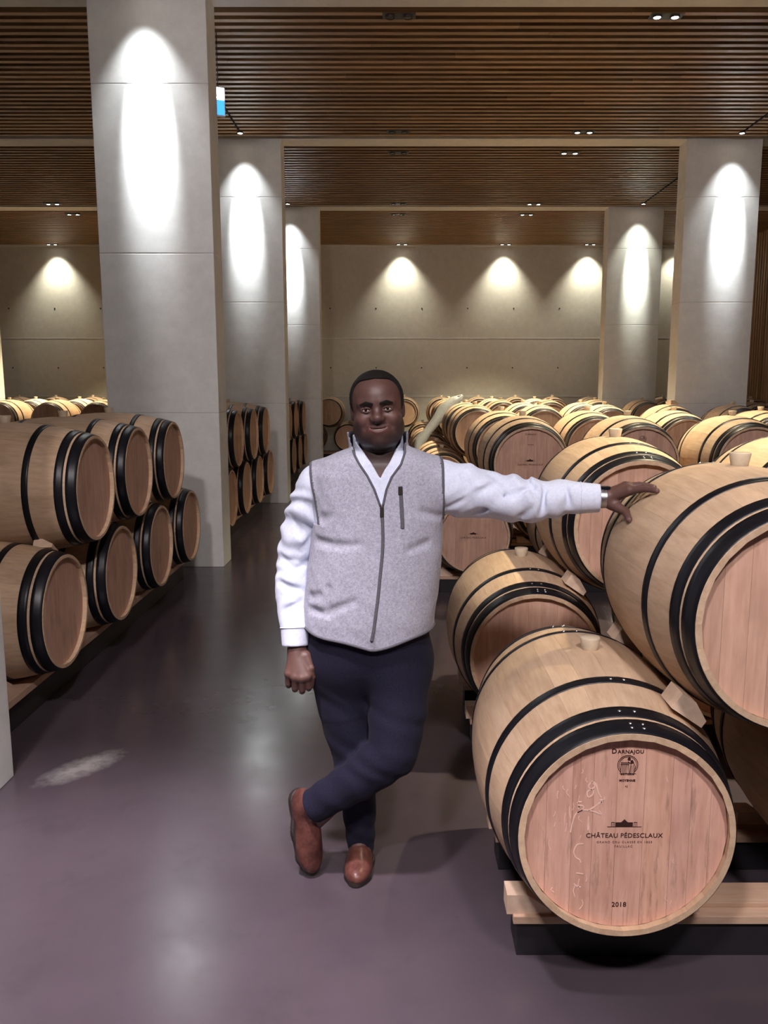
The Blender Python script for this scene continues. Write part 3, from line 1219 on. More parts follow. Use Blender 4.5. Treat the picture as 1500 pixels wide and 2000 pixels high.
def cloth_mat(name, dark, light, scale, rough=.85, weave=.25, sheen=.1, mottled=False):
    m, nt, b = mat(name)
    v = mapping(nt, (1, 1, 1), rand=False)
    n = noise(nt, v, scale, 3.0, .7)
    c = ramp(nt, n, [(0.36, dark), (0.62, light)])
    if mottled:
        n2 = noise(nt, v, scale * .3, 3.0, .6)
        c = mix(nt, .4, c, ramp(nt, n2, [(0.35, dark), (0.65, light)]))
    nt.links.new(c, b.inputs['Base Color'])
    b.inputs['Roughness'].default_value = rough
    b.inputs['Specular IOR Level'].default_value = 0.2
    b.inputs['Sheen Weight'].default_value = sheen
    bump(nt, b, n, weave, .002)
    return m


M['skin'] = skin_mat()
M['vest'] = cloth_mat('heather grey fleece', (.25, .26, .325), (.52, .53, .63), 380.0, mottled=True)
M['trim'] = cloth_mat('grey binding tape', (.085, .085, .10), (.13, .13, .15), 300.0)
M['navy'] = cloth_mat('navy lining', (.010, .012, .03), (.02, .022, .05), 200.0)
M['shirt'] = cloth_mat('white shirt cotton', (.60, .655, .80), (.68, .735, .88), 120.0, weave=.05)
M['trousers'] = cloth_mat('navy trousers', (.0065, .0062, .017), (.011, .0105, .026), 220.0, weave=.1, sheen=.02)
M['leather'] = cloth_mat('tan leather', (.072, .026, .022), (.115, .045, .036), 40.0, rough=.32, weave=.05, sheen=0)
M['sole'] = simple('dark sole', (.02, .013, .012), .6)
M['hair'] = cloth_mat('short black hair', (.004, .003, .003), (.012, .010, .009), 500.0, rough=.7, weave=.8, sheen=0)
M['eye_white'] = simple('eye white', (.62, .58, .52), .15)
M['iris'] = simple('dark iris', (.015, .008, .006), .08)
M['teeth'] = simple('teeth', (.62, .56, .50), .3)
M['metal'] = simple('brushed steel', (.55, .56, .58), .3, 1.0)
M['glass'] = simple('black watch glass', (.01, .01, .012), .08)

YB0 = 2.66                                   # depth of the body's middle
man = tag(bpy.data.objects.new('person', None), 'smiling man in grey fleece vest and white shirt, legs crossed, leaning on a barrel', 'person')
COL.objects.link(man)
MO = A(-.15, 2.64, 0)
man.location = tuple(MO)


def mpart(name, V, Fq, material, parent=None):
    return link(name, np_mesh(name, V - MO, Fq, material), parent or man)


def mshape(name, me, parent=None):
    me.transform(Matrix.Translation(tuple(-MO)))
    return link(name, me, parent or man)


# torso loft table: pixel rows of the silhouette
rows = [(872, 690, 800, .085), (885, 660, 826, .100), (900, 632, 846, .112), (925, 618, 856, .122), (960, 617, 860, .130), (1005, 619, 860, .138), (1050, 616, 857, .142), (1100, 609, 853, .148),
        (1150, 604, 848, .152), (1200, 600, 842, .152), (1240, 600, 838, .146), (1290, 602, 838, .140)]
TZ, TC, TA, TB = [], [], [], []
for (py, l, r, b) in rows:
    pl, pr = at(l, py, YB0), at(r, py, YB0)
    TZ.append(pl[2])
    TC.append((pl[0] + pr[0]) / 2)
    TA.append((pr[0] - pl[0]) / 2)
    TB.append(b)
TZ, TC, TA, TB = [np.array(q)[::-1] for q in (TZ, TC, TA, TB)]


def torso(P, off=0.0, n=2.35):
    z = P[:, 2]
    cx_ = np.interp(z, TZ, TC)
    a = np.interp(z, TZ, TA) + off
    b = np.interp(z, TZ, TB) + off
    q = (np.abs((P[:, 0] - cx_) / a) ** n + np.abs((P[:, 1] - YB0) / b) ** n) ** (1 / n)
    d = (q - 1) * np.minimum(a, b)
    return smax(d, z - (TZ[-1] + off), .05)


# arms
SR = [at(842, 948, 2.665), at(905, 958, 2.66), at(965, 968, 2.65), at(1035, 979, 2.635), at(1105, 972, 2.62), at(1172, 973, 2.605)]
RR = [.092, .088, .076, .073, .055, .046]
SL_ = [at(628, 950, 2.68), at(600, 1010, 2.70), at(575, 1090, 2.71), at(571, 1165, 2.67), at(576, 1225, 2.625), at(577, 1262, 2.61)]
RL = [.080, .072, .060, .057, .048, .0445]


def arm_par(P, pts):
    pts = np.array(pts)
    best = np.full(len(P), 1e9)
    par = np.zeros(len(P))
    L = 0
    for i in range(len(pts) - 1):
        ab = pts[i + 1] - pts[i]
        t = np.clip(((P - pts[i]) @ ab) / (ab @ ab), 0, 1)
        d = np.linalg.norm(P - pts[i] - t[:, None] * ab, axis=1)
        m = d < best
        best = np.where(m, d, best)
        par = np.where(m, L + t * np.linalg.norm(ab), par)
        L += np.linalg.norm(ab)
    return par, L


def sleeve(P, pts, rs, off=0.0, folds=0.0):
    d = chain(P, pts, rs) - off
    if folds:
        par, L = arm_par(P, pts)
        fade = np.clip(par / .05, 0, 1) * np.clip((L - .075 - par) / .04, 0, 1)
        # slanting creases that run across the sleeve
        s1 = np.sin(par * 75 + P[:, 2] * 38 + 1.6 * np.sin(P[:, 2] * 21 + 2) + 8 * wob(P, 9, 3))
        s2 = np.sin(par * 46 - P[:, 2] * 55 + 7 * wob(P, 11, 8))
        d = d - fade * folds * 1.45 * (.0042 * s1 * np.clip(.35 + 1.6 * wob(P, 14, 12), 0, 1) + .0036 * s2 * np.clip(.3 + 1.8 * wob(P, 13, 15), 0, 1) + .004 * wob(P, 32, 4))
        # buttoned cuff: slightly proud straight tube
        cuff = (par > L - .062)
        d = np.where(cuff, d + .0005, d)
    e = np.asarray(pts[-1]) - np.asarray(pts[-2])
    e /= np.linalg.norm(e)
    return smax(d, (P - np.asarray(pts[-1])) @ e, .004)


# ---- vest
XR0, XR1 = at(864, 885, YB0), at(868, 1005, YB0)
XL0, XL1 = at(605, 910, YB0), at(623, 1010, YB0)


def line_x(z, p, q):
    return p[0] + (q[0] - p[0]) * (z - p[2]) / (q[2] - p[2])


def poly_band(P, left, right, depth, zlo):
    """signed field of the region between two x(z) edges in front of the body (negative inside)"""
    z = P[:, 2]
    lz = np.array([p[2] for p in left])
    lx = np.array([p[0] for p in left])
    rz = np.array([p[2] for p in right])
    rx = np.array([p[0] for p in right])
    o1, o2 = np.argsort(lz), np.argsort(rz)
    xl = np.interp(z, lz[o1], lx[o1])
    xr = np.interp(z, rz[o2], rx[o2])
    d = np.maximum(xl - P[:, 0], P[:, 0] - xr)
    d = np.maximum(d, P[:, 1] - depth)
    return np.maximum(d, zlo - z)


VF = 2.555
V_L = [at(745, 988, VF - .03), at(733, 955, VF - .025), at(720, 928, VF), at(703, 902, VF + .02), at(691, 880, VF + .04), at(684, 850, VF + .06)]
V_R = [at(746, 988, VF - .03), at(753, 955, VF - .025), at(763, 930, VF), at(781, 905, VF + .02), at(789, 882, VF + .04), at(790, 850, VF + .06)]
HEM_S = at(601, 1224, YB0 - .04)[2]
HEM_F = at(725, 1271, 2.515)[2]


def hem_z(x, y):
    f = np.clip(1 - np.abs(x + .078) / .215, 0, 1) ** .9
    front = np.clip((YB0 + .01 - y) / .10, 0, 1)
    return HEM_S + (HEM_F - HEM_S) * f * front + .004 * np.sin(x * 30)


NECK_A, NECK_B = at(742, 935, 2.69), at(738, 850, 2.665)


def neck_ring(P, R, th, z0, z1, flare=0.0):
    t = np.clip((P[:, 2] - NECK_A[2]) / (NECK_B[2] - NECK_A[2]), 0, 1.3)
    ax = NECK_A + t[:, None] * (NECK_B - NECK_A)
    q = P - ax
    r = np.sqrt(q[:, 0] ** 2 + (q[:, 1] * .92) ** 2)
    d = np.abs(r - (R + flare * (P[:, 2] - z0))) - th
    return np.maximum(np.maximum(d, z0 - P[:, 2]), P[:, 2] - z1)


COLL_Z = at(690, 852, 2.62)[2]
GRV = []


def vest_base(P):
    d = torso(P, .012)
    z = P[:, 2]
    for pts, rs, side in ((SR, RR, 1), (SL_, RL, -1)):
        s = chain(P, pts, rs) - .007
        cut = (P[:, 0] - line_x(z, XR0, XR1)) if side == 1 else (line_x(z, XL0, XL1) - P[:, 0])
        s = np.maximum(s, cut * .98)
        d = smin(d, s, .022)
        d = np.where(np.abs(cut) < .05, np.maximum(d, np.where(z > (XR1 if side == 1 else XL1)[2] - .01, cut, -1)), d)
    d = d - .0035 * wob(P, 16, 21) - .0015 * wob(P, 45, 22)
    return d


def vest_fn(P):
    z = P[:, 2]
    d = vest_base(P)
    for a, b, r in GRV:
        d = smax(d, -rc(P, a, b, r, r * .5), .022)
    hem = hem_z(P[:, 0], P[:, 1])
    d = smax(d, hem - z, .008)
    d = np.maximum(d, -poly_band(P, V_L, V_R, 2.66, V_L[0][2]))
    # hollow inside and open neck
    d = np.maximum(d, -(torso(P, -.012)))
    col = neck_ring(P, .082, .0045, NECK_A[2] + .02, COLL_Z + .012 * (P[:, 1] > 0), .10)
    col = np.maximum(col, -poly_band(P, [p - A(.004, 0, 0) for p in V_L], [p + A(.004, 0, 0) for p in V_R], 2.66, V_L[0][2]))
    nk = np.sqrt((P[:, 0] - NECK_A[0]) ** 2 + (P[:, 1] - NECK_A[1]) ** 2) - .074
    d = np.maximum(d, -np.maximum(nk, NECK_A[2] + .02 - z))
    return smin(d, col, .008)


def surf_front(fn, x, z, y0=2.35, y1=2.75):
    ys = np.linspace(y0, y1, 600)
    P = np.stack([np.full_like(ys, x), ys, np.full_like(ys, z)], 1)
    d = fn(P)
    i = np.argmax(d < 0)
    return ys[i] if d[i] < 0 else None


for (p, q, r) in (((628, 1013), (641, 1008), .010), ((618, 1056), (660, 1066), .008), ((660, 1066), (700, 1064), .006), ((606, 1166), (622, 1162), .008),
                  ((640, 1195), (690, 1176), .008), ((640, 1150), (636, 1190), .006), ((606, 1190), (640, 1200), .006), ((828, 1000), (860, 1010), .006), ((836, 1060), (800, 1075), .006)):
    a3, b3 = [], []
    for (px, py), out in ((p, a3), (q, b3)):
        w = at(px, py, 2.56)
        y = surf_front(vest_base, w[0], w[2])
        w = at(px, py, y if y else 2.6)
        y = surf_front(vest_base, w[0], w[2])
        out.append(A(w[0], (y if y else 2.6) - r * .85, w[2]))
    GRV.append((a3[0], b3[0], r))

lo, hi = A(-.36, 2.44, .78), A(.20, 2.86, 1.52)
Vv, Fv = sdf_grid(vest_fn, lo, hi, .0042)
vest = mpart('vest', Vv, Fv, [M['vest'], M['trim'], M['navy']])
# binding tape along armholes, lining inside the collar
ctr = Vv[Fv].mean(1)
n_ = np.cross(Vv[Fv[:, 1]] - Vv[Fv[:, 0]], Vv[Fv[:, 3]] - Vv[Fv[:, 0]])
n_ /= np.linalg.norm(n_, axis=1)[:, None] + 1e-12
mi = np.zeros(len(Fv), int)
zc = ctr[:, 2]
mi[(ctr[:, 0] > line_x(zc, XR0, XR1) - .009) & (zc > XR1[2] - .01)] = 1
mi[(ctr[:, 0] < line_x(zc, XL0, XL1) + .009) & (zc > XL1[2] - .01)] = 1
inward = np.sum(n_[:, :2] * (ctr[:, :2] - NECK_A[:2]), 1) < 0
mi[inward & (zc > NECK_A[2] - .02) & (np.hypot(ctr[:, 0] - NECK_A[0], ctr[:, 1] - NECK_A[1]) < .125)] = 2
if len(vest.data.polygons) == len(mi):
    vest.data.polygons.foreach_set('material_index', mi.astype(np.int32))
vest['label'] = 'heather grey sleeveless fleece vest'


def on_vest(px, py, out=.0):
    w = at(px, py, 2.55)
    for _ in range(3):
        y = surf_front(vest_fn, w[0], w[2])
        if y is None:
            y = 2.56
        w = at(px, py, y)
    return A(w[0], w[1] - out, w[2])


def ribbon(name, pts, hw, th, material):
    V, Fc = [], []
    for i, p in enumerate(pts):
        t = pts[min(i + 1, len(pts) - 1)] - pts[max(i - 1, 0)]
        t = t / np.linalg.norm(t)
        s = np.cross(t, A(0, -1, 0))
        s /= np.linalg.norm(s)
        nrm = np.cross(s, t)
        for a, b in ((-hw, 0), (-hw * .6, th), (hw * .6, th), (hw, 0), (hw, -.004), (-hw, -.004)):
            V.append(p + s * a + nrm * b * (1 if nrm[1] < 0 else -1))
    for i in range(len(pts) - 1):
        for k in range(6):
            Fc.append((i * 6 + k, i * 6 + (k + 1) % 6, (i + 1) * 6 + (k + 1) % 6, (i + 1) * 6 + k))
    Fc += [tuple(range(6)), tuple((len(pts) - 1) * 6 + k for k in range(6))[::-1]]
    return mesh_from(name, V, Fc, material, False)


zip_px = [(746, 988), (747, 1020), (748, 1050), (747, 1080), (744, 1110), (741, 1140), (738, 1170), (734, 1200), (730, 1230), (726, 1250), (724, 1266)]
zp = [on_vest(x, y, .0015 + (.004 if y > 1240 else 0)) for x, y in zip_px]
mshape('zipper', ribbon('zipper', zp, .0052, .0022, M['trim']), vest)
pz = on_vest(746, 992, .004)
mshape('zipper_pull', box_mesh('zipper_pull', pz[0] - .006, pz[0] + .006, pz[1] - .004, pz[1] + .003, pz[2] - .028, pz[2] + .004, M['sole'], .002), vest)
pk = [on_vest(x, y, .001) for x, y in ((782, 950), (783, 965), (784, 985), (785, 1005), (786, 1020), (786, 1032))]
mshape('pocket_zipper', ribbon('pocket_zipper', pk, .0062, .0022, M['trim']), vest)
pq = on_vest(782, 956, .004)
mshape('zipper_pull', box_mesh('zipper_pull', pq[0] - .0065, pq[0] + .0065, pq[1] - .003, pq[1] + .003, pq[2] - .016, pq[2] + .010, M['sole'], .002), vest)
# tape on both edges of the open neck and along the hem
for side in (V_L, V_R):
    pts = []
    for i in range(len(side) - 1):
        for t in np.linspace(0, 1, 6, endpoint=(i == len(side) - 2)):
            w = side[i] * (1 - t) + side[i + 1] * t
            s = -1 if side is V_L else 1
            xx = w[0] + s * .003
            y = surf_front(vest_fn, xx, w[2])
            if y is None:
                continue
            if pts and abs(y - pts[-1][1]) > .03:
                break
            pts.append(A(xx, y - .001, w[2]))
    if len(pts) > 3:
        mshape('neck_tape', tube_mesh('neck_tape', pts, .0036, M['trim'], 8), vest)
hp_ = []
for w in np.linspace(0, 2 * math.pi, 72, endpoint=False):
    # march outwards at hem height
    rr = np.linspace(.05, .30, 300)
    cx_ = -.085
    yy = YB0 - rr * math.cos(w) * .75
    zz = hem_z(cx_ + rr * math.sin(w), yy) + .006
    Pm = np.stack([cx_ + rr * math.sin(w), yy, zz], 1)
    d = vest_base(Pm)
    i = np.argmax(d > 0)
    hp_.append(Pm[i])
mshape('hem_tape', tube_mesh('hem_tape', hp_, .0042, M['trim'], 8, True), vest)

# ---- shirt: torso shell, collar and two sleeves
S_L = [at(742, 934, 2.55), at(733, 918, 2.555), at(725, 904, 2.565), at(711, 886, 2.58), at(698, 868, 2.60), at(690, 845, 2.63)]
S_R = [at(743, 934, 2.55), at(751, 918, 2.555), at(761, 903, 2.565), at(771, 884, 2.58), at(780, 866, 2.60), at(787, 845, 2.63)]


def sleeves(P):
    return np.minimum(sleeve(P, SR, RR, 0, 1.0), sleeve(P, SL_, RL, 0, 1.0))


SGR = []
for (p, q, r) in (((872, 996), (930, 962), .008), ((930, 962), (996, 930), .006), ((925, 1004), (1000, 962), .007), ((1064, 948), (1058, 1004), .007), ((906, 902), (909, 942), .007),
                  ((958, 924), (990, 946), .007), ((1000, 968), (1040, 950), .006), ((1105, 950), (1112, 990), .005), ((1020, 1010), (1040, 990), .006),
                  ((546, 1086), (578, 1112), .008), ((578, 1112), (602, 1098), .007), ((543, 1136), (590, 1152), .007), ((556, 1192), (592, 1172), .007), ((600, 985), (616, 1012), .007),
                  ((612, 1048), (586, 1078), .007), ((560, 1150), (575, 1168), .005), ((575, 1020), (590, 1050), .006)):
    e2 = []
    for px, py in (p, q):
        w = at(px, py, 2.60)
        for _ in range(2):
            y = surf_front(sleeves, w[0], w[2])
            w = at(px, py, y if y else 2.6)
        e2.append(A(w[0], w[1] - r * .75, w[2]))
    SGR.append((e2[0], e2[1], r))


def shirt_fn(P):
    z = P[:, 2]
    d = np.maximum(torso(P, -.004), HEM_S + .03 - z)
    d = np.minimum(d, sleeves(P))
    for a, b, r in SGR:
        d = smax(d, -rc(P, a, b, r, r * .5), .020)
    d = np.maximum(d, -poly_band(P, S_L, S_R, 2.66, S_L[0][2]))
    nk = np.sqrt((P[:, 0] - NECK_A[0]) ** 2 + (P[:, 1] - NECK_A[1]) ** 2) - .070
    d = np.maximum(d, -np.maximum(nk, NECK_A[2] + .012 - z))
    col = neck_ring(P, .073, .0032, NECK_A[2] - .005, COLL_Z + .004, .04)
    col = np.maximum(col, -poly_band(P, S_L, S_R, 2.66, S_L[0][2]))
    # folded collar leaf with its notch
    leaf = neck_ring(P, .079, .0028, NECK_A[2] + .018, COLL_Z + .002, .0)
    leaf = np.maximum(leaf, -poly_band(P, [p - A(.002, 0, 0) for p in S_L], [p + A(.002, 0, 0) for p in S_R], 2.66, S_L[0][2]))
    d = smin(d, np.minimum(col, leaf), .004)
    # sleeves open at the cuff
    for pts, r in ((SR, .037), (SL_, .036)):
        e = pts[-1] - pts[-2]
        e = e / np.linalg.norm(e)
        d = np.maximum(d, -rc(P, pts[-1] - e * .03, pts[-1] + e * .05, r, r))
    return d


Vs, Fs = sdf_grid(shirt_fn, A(-.42, 2.44, .76), A(.72, 2.86, 1.52), .0045)
shirt = mpart('shirt', Vs, Fs, M['shirt'])
shirt['label'] = 'white long-sleeved collared shirt'
# cuff seams and a button
for pts, rs, q in ((SR, RR, 1), (SL_, RL, 0)):
    e = pts[-1] - pts[-2]
    e = e / np.linalg.norm(e)
    c0 = pts[-1] - e * .062
    u = np.cross(e, A(0, 1, 0))
    u /= np.linalg.norm(u)
    w_ = np.cross(e, u)
    rr = (rs[-1] + (rs[-2] - rs[-1]) * .062 / np.linalg.norm(pts[-1] - pts[-2])) + .0006
    ring = [c0 + (u * math.cos(k * 2 * math.pi / 40) + w_ * math.sin(k * 2 * math.pi / 40)) * rr for k in range(40)]
    mshape('cuff_seam', tube_mesh('cuff_seam', ring, .0016, M['shirt'], 6, True), shirt)

# ---- trousers
ST = [at(668, 1290, 2.67), at(676, 1380, 2.66), at(692, 1480, 2.645), at(700, 1560, 2.66), at(706, 1656, 2.675)]
SRr = [.112, .098, .072, .062, .046]
CR = [at(775, 1290, 2.66), at(778, 1380, 2.60), at(768, 1468, 2.535), at(700, 1522, 2.54), at(612, 1572, 2.575)]
CRr = [.110, .100, .084, .068, .057]


def trousers_fn(P, off=0.0):
    a = chain(P, ST, SRr) - off
    b = chain(P, CR, CRr) - off
    for pts, which in ((ST, 0), (CR, 1)):
        e = pts[-1] - pts[-2]
        e = e / np.linalg.norm(e)
        cut = (P - (pts[-1] + e * .004)) @ e
        if which == 0:
            a = smax(a, cut, .004)
        else:
            b = smax(b, cut, .004)
    d = smin(a, b, .02)
    t = smax(torso(P, -.004 + off), P[:, 2] - at(700, 1215, 2.66)[2], .01)
    t = smax(t, at(700, 1330, 2.66)[2] - P[:, 2], .10)
    d = smin(d, t, .06)
    if off == 0:
        par = P[:, 2]
        d = d - .003 * wob(P, 22, 31) - .0018 * np.sin(par * 60 + P[:, 0] * 40 + 5 * wob(P, 12, 5)) * np.clip((.75 - par) / .2, 0, 1)
    return d


Vt, Ft = sdf_grid(trousers_fn, A(-.46, 2.40, .02), A(.16, 2.86, 1.0), .0048)
trou = mpart('trousers', Vt, Ft, M['trousers'])
trou['label'] = 'slim navy trousers, one leg crossed in front'

# ---- shoes
def shoe_fn(P):
    u, v, w = P[:, 0], P[:, 1], P[:, 2]
    d = ell(P, (.055, 0, .045), (.058, .037, .062))
    d = smin(d, ell(P, (.125, .002, .040), (.095, .040, .052)), .03)
    d = smin(d, ell(P, (.210, .004, .026), (.080, .047, .036)), .03)
    d = smin(d, rc(P, (.055, 0, .06), (.050, 0, .115), .036, .038), .02)
    d = smax(d, .012 - w, .004)
    d = smax(d, w - .112 - .1 * np.abs(u - .055), .004)
    return d


def outline(u, v, grow):
    Q = np.stack([u, v * 1.0, np.zeros_like(u)], 1)
    d = smin(rc(Q, (.040, 0, 0), (.120, .002, 0), .034, .036), rc(Q, (.150, .003, 0), (.225, .004, 0), .042, .040), .04)
    d = smin(d, rc(Q, (.235, .004, 0), (.262, .003, 0), .036, .022), .02)
    return d - grow


def sole_fn(P):
    u, v, w = P[:, 0], P[:, 1], P[:, 2]
    d = outline(u, v, .004)
    low = np.where((u < .078), 0.0, np.clip((u - .078) * .6, 0, .006))
    low = np.where(u > .13, np.clip(.006 - (u - .13) * .2, 0, .006), low)
    d = np.maximum(d, w - .021)
    return np.maximum(d, low - w)


Vsh, Fsh = sdf_grid(shoe_fn, A(-.02, -.07, -.01), A(.31, .07, .14), .003)
Vso, Fso = sdf_grid(sole_fn, A(-.02, -.07, -.012), A(.31, .07, .04), .003)


def place_shoe(origin, fwd, up, mirror, label):
    f = np.asarray(fwd, float)
    f /= np.linalg.norm(f)
    u_ = np.asarray(up, float)
    u_ = u_ - f * (u_ @ f)
    u_ /= np.linalg.norm(u_)
    s = np.cross(u_, f)
    R = np.stack([f, s, u_], 1)
    mp = lambda V: (V * A(1, mirror, 1)) @ R.T + np.asarray(origin)
    fl_ = (lambda Fq: Fq[:, ::-1]) if mirror < 0 else (lambda Fq: Fq)
    o = mpart('shoe', mp(Vsh), fl_(Fsh), M['leather'])
    o['label'] = label
    mpart('sole', mp(Vso), fl_(Fso), M['sole'], o)
    gus = [A(.062, s_ * .0385, .075) for s_ in (-1, 1)]
    for g in gus:
        k = lambda P, g=g: np.maximum(np.maximum(shoe_fn(P) - .0012, -(shoe_fn(P) + .002)), np.maximum(np.hypot((P[:, 0] - .060) / .020, (P[:, 2] - .083) / .034) - 1, (0 - P[:, 1]) * np.sign(g[1]) + .01) * .02)
    return o


toe = at(692, 1752, 2.49)
s_toe = A(toe[0], 2.505, 0.0)
s_heel = A(at(708, 1690, 2.74)[0], 2.745, 0.0)
f = s_toe - s_heel
f /= np.linalg.norm(f)
place_shoe(s_toe - f * .285, f, (0, 0, 1), 1, 'tan leather shoe flat on the floor, toe to the viewer')
heel = at(577, 1540, 2.645)
tip = at(606, 1694, 2.595)
tip[2] = .012
ff = tip - heel
ff /= np.linalg.norm(ff)
place_shoe(tip - ff * .283, ff, A(.62, -.75, .25), -1, 'tan leather shoe of the crossed leg, resting on its toe')

# ---- body: head, neck, hands, and the covered core in one mesh
HO = at(737.5, 803, 2.625)
ROLL = math.radians(-4.6)
cr_, sr_ = math.cos(ROLL), math.sin(ROLL)
HR = np.array([[cr_, 0, sr_], [0, 1, 0], [-sr_, 0, cr_]])      # columns: head axes in world
HR = HR @ np.array([[1, 0, 0], [0, math.cos(.03), -math.sin(.03)], [0, math.sin(.03), math.cos(.03)]])


def to_head(P):
    return (P - HO) @ HR


def from_head(Q):
    return np.asarray(Q) @ HR.T + HO


def cranium(Q):
    d = ell(Q, (0, .014, .036), (.077, .096, .086))
    return d


MZ, MC = -.0505, 8.5                         # mouth height and upward curl of its corners


def head_fn_local(Q):
    x, y, z = Q[:, 0], Q[:, 1], Q[:, 2]
    ax = np.abs(x)
    Qm = np.stack([ax, y, z], 1)
    d = cranium(Q)
    d = smin(d, ell(Q, (0, -.020, -.026), (.0700, .068, .084)), .030)          # face block
    d = smin(d, ell(Q, (0, .000, .044), (.071, .091, .068)), .03)
    d = smin(d, ell(Qm, (.044, -.026, -.056), (.035, .042, .040)), .030)       # jowls
    d = smin(d, ell(Q, (0, -.062, -.088), (.031, .025, .021)), .026)           # chin
    d = smin(d, ell(Q, (0, -.018, -.088), (.049, .050, .027)), .03)            # under chin
    d = smin(d, ell(Qm, (.043, -.064, -.021), (.024, .020, .019)), .020)       # cheeks raised by the smile
    d = smin(d, rc(Qm, (.010, -.081, .029), (.046, -.070, .030), .010, .009), .016)   # brow
    d = smax(d, -ell(Qm, (.033, -.098, .011), (.019, .024, .0125)), .012)      # sockets
    d = smin(d, rc(Q, (0, -.082, .018), (0, -.100, -.013), .0085, .0125), .012)  # nose
    d = smin(d, ell(Q, (0, -.102, -.017), (.0150, .0135, .0115)), .008)
    d = smin(d, ell(Qm, (.0165, -.091, -.020), (.0105, .0135, .0090)), .007)
    d = smax(d, -ell(Qm, (.0085, -.102, -.0280), (.0045, .0060, .0038)), .003)   # nostrils
    d = smin(d, ell(Q, (0, -.068, -.050), (.040, .024, .026)), .018)           # mouth mound
    d = smax(d, -rc(Qm, (.0260, -.094, -.024), (.043, -.083, -.046), .0030, .0020), .014)   # smile folds
    up_l = rc(Qm, (.018, -.0815, .0125), (.033, -.0855, .0170), .0032, .0036)
    up_l = np.minimum(up_l, rc(Qm, (.033, -.0855, .0170), (.048, -.0760, .0115), .0036, .0030))
    lo_l = rc(Qm, (.018, -.0815, .0075), (.033, -.0845, .0030), .0028, .0034)
    lo_l = np.minimum(lo_l, rc(Qm, (.033, -.0845, .0030), (.048, -.0760, .0075), .0034, .0028))
    d = smin(d, np.minimum(up_l, lo_l), .004)
    # smiling lips: corners up, teeth showing
    cz = MZ + MC * ax ** 2
    mouth = ell(np.stack([x, y, z - MC * ax ** 2], 1), (0, -.092, MZ - .001), (.0300, .018, .0048))
    d = smax(d, -mouth, .003)
    yl = -.0895 + 7.0 * ax ** 2
    for (dz, r, wl) in ((.0072, .0036, .031), (-.0092, .0050, .027)):
        zl = cz + dz * np.clip(1 - (ax / .034) ** 2, 0, 1)
        lip = np.sqrt((y - yl) ** 2 + (z - zl) ** 2) - r * np.sqrt(np.clip(1 - (ax / (wl + .004)) ** 2, .02, 1))
        lip = np.maximum(lip, ax - wl)
        d = smin(d, lip, .005)
    ear = ell(Qm, (.0785, .014, .002), (.0105, .019, .030))
    ear = smax(ear, -ell(Qm, (.088, .008, .004), (.008, .010, .018)), .004)
    d = smin(d, ear, .006)
    return d


def neck_fn(P):
    d = rc(P, HO + A(.004, .030, -.07), NECK_A + A(0, .01, .01), .066, .066)
    chest = torso(P, -.011)
    return smin(d, chest, .03)


def head_fn(P):
    return smin(head_fn_local(to_head(P)), neck_fn(P), .022)


Vh, Fh = sdf_grid(head_fn, HO + A(-.125, -.135, -.29), HO + A(.125, .150, .15), .0021)


def bar_hit(px, py):
    """point of the touched barrel's surface seen at that pixel"""
    lo_, hi_ = 2.0, 2.92
    for Y in np.arange(lo_, hi_, .001):
        q = at(px, py, Y)
        if math.hypot(q[0] - (X0 + SP / 2), q[2] - (ZL + DZ)) < rad(Y - BLK['A'] - HL):
            n = A(q[0] - (X0 + SP / 2), 0, q[2] - (ZL + DZ))
            return q, n / np.linalg.norm(n)
    return at(px, py, 2.6), A(-.6, 0, .8)


def tipat(px, py, r):
    q, n = bar_hit(px, py)
    return q + n * r * .85


W1 = at(1176, 973, 2.605)
H1 = [
    (at(1229, 958, 2.560), at(1260, 955, 2.520), tipat(1286, 962, .0085), .0125, .0105, .0085),
    (at(1226, 951, 2.585), at(1258, 948, 2.560), tipat(1280, 955, .0085), .0125, .0105, .0085),
    (at(1221, 950, 2.610), at(1250, 947, 2.595), tipat(1268, 954, .0080), .0120, .0100, .0080),
    (at(1214, 955, 2.632), at(1238, 955, 2.630), tipat(1251, 962, .0075), .0110, .0090, .0075)]
THB = [at(1196, 985, 2.592), at(1222, 1000, 2.545), tipat(1233, 1017, .009)]


def hand1_fn(P):
    d = rc(P, W1 - A(.06, 0, 0), W1 + A(.02, 0, 0), .029, .026)
    for k, p, t, ra, rb, rd in H1:
        d = smin(d, rc(P, W1 + A(.018, 0, .002), k, .023, .0165), .012)
    fg = None
    for k, p, t, ra, rb, rd in H1:
        e = smin(rc(P, k, p, ra, rb), rc(P, p, t, rb, rd), .003)
        fg = e if fg is None else smin(fg, e, .0035)
    d = smin(d, fg, .008)
    th = smin(rc(P, THB[0], THB[1], .0200, .0125), rc(P, THB[1], THB[2], .0125, .0095), .004)
    return smin(d, th, .012)


V1, F1 = sdf_grid(hand1_fn, W1 + A(-.08, -.20, -.12), W1 + A(.26, .10, .10), .0022)

W2 = at(580, 1262, 2.608)
K2 = [(600, 1321, 2.560), (589, 1324, 2.556), (576, 1322, 2.560), (564, 1315, 2.570)]
Pp = [(603, 1341, 2.575), (590, 1346, 2.572), (576, 1343, 2.575), (563, 1334, 2.583)]
Dp = [(603, 1344, 2.602), (590, 1350, 2.601), (576, 1346, 2.602), (564, 1338, 2.606)]
Tp = [(601, 1328, 2.615), (590, 1333, 2.616), (577, 1330, 2.616), (566, 1323, 2.618)]
H2 = [tuple(at(*q) for q in (K2[i], Pp[i], Dp[i], Tp[i])) for i in range(4)]
TH2 = [at(598, 1282, 2.590), at(608, 1305, 2.572), at(610, 1322, 2.575), at(609, 1337, 2.582)]


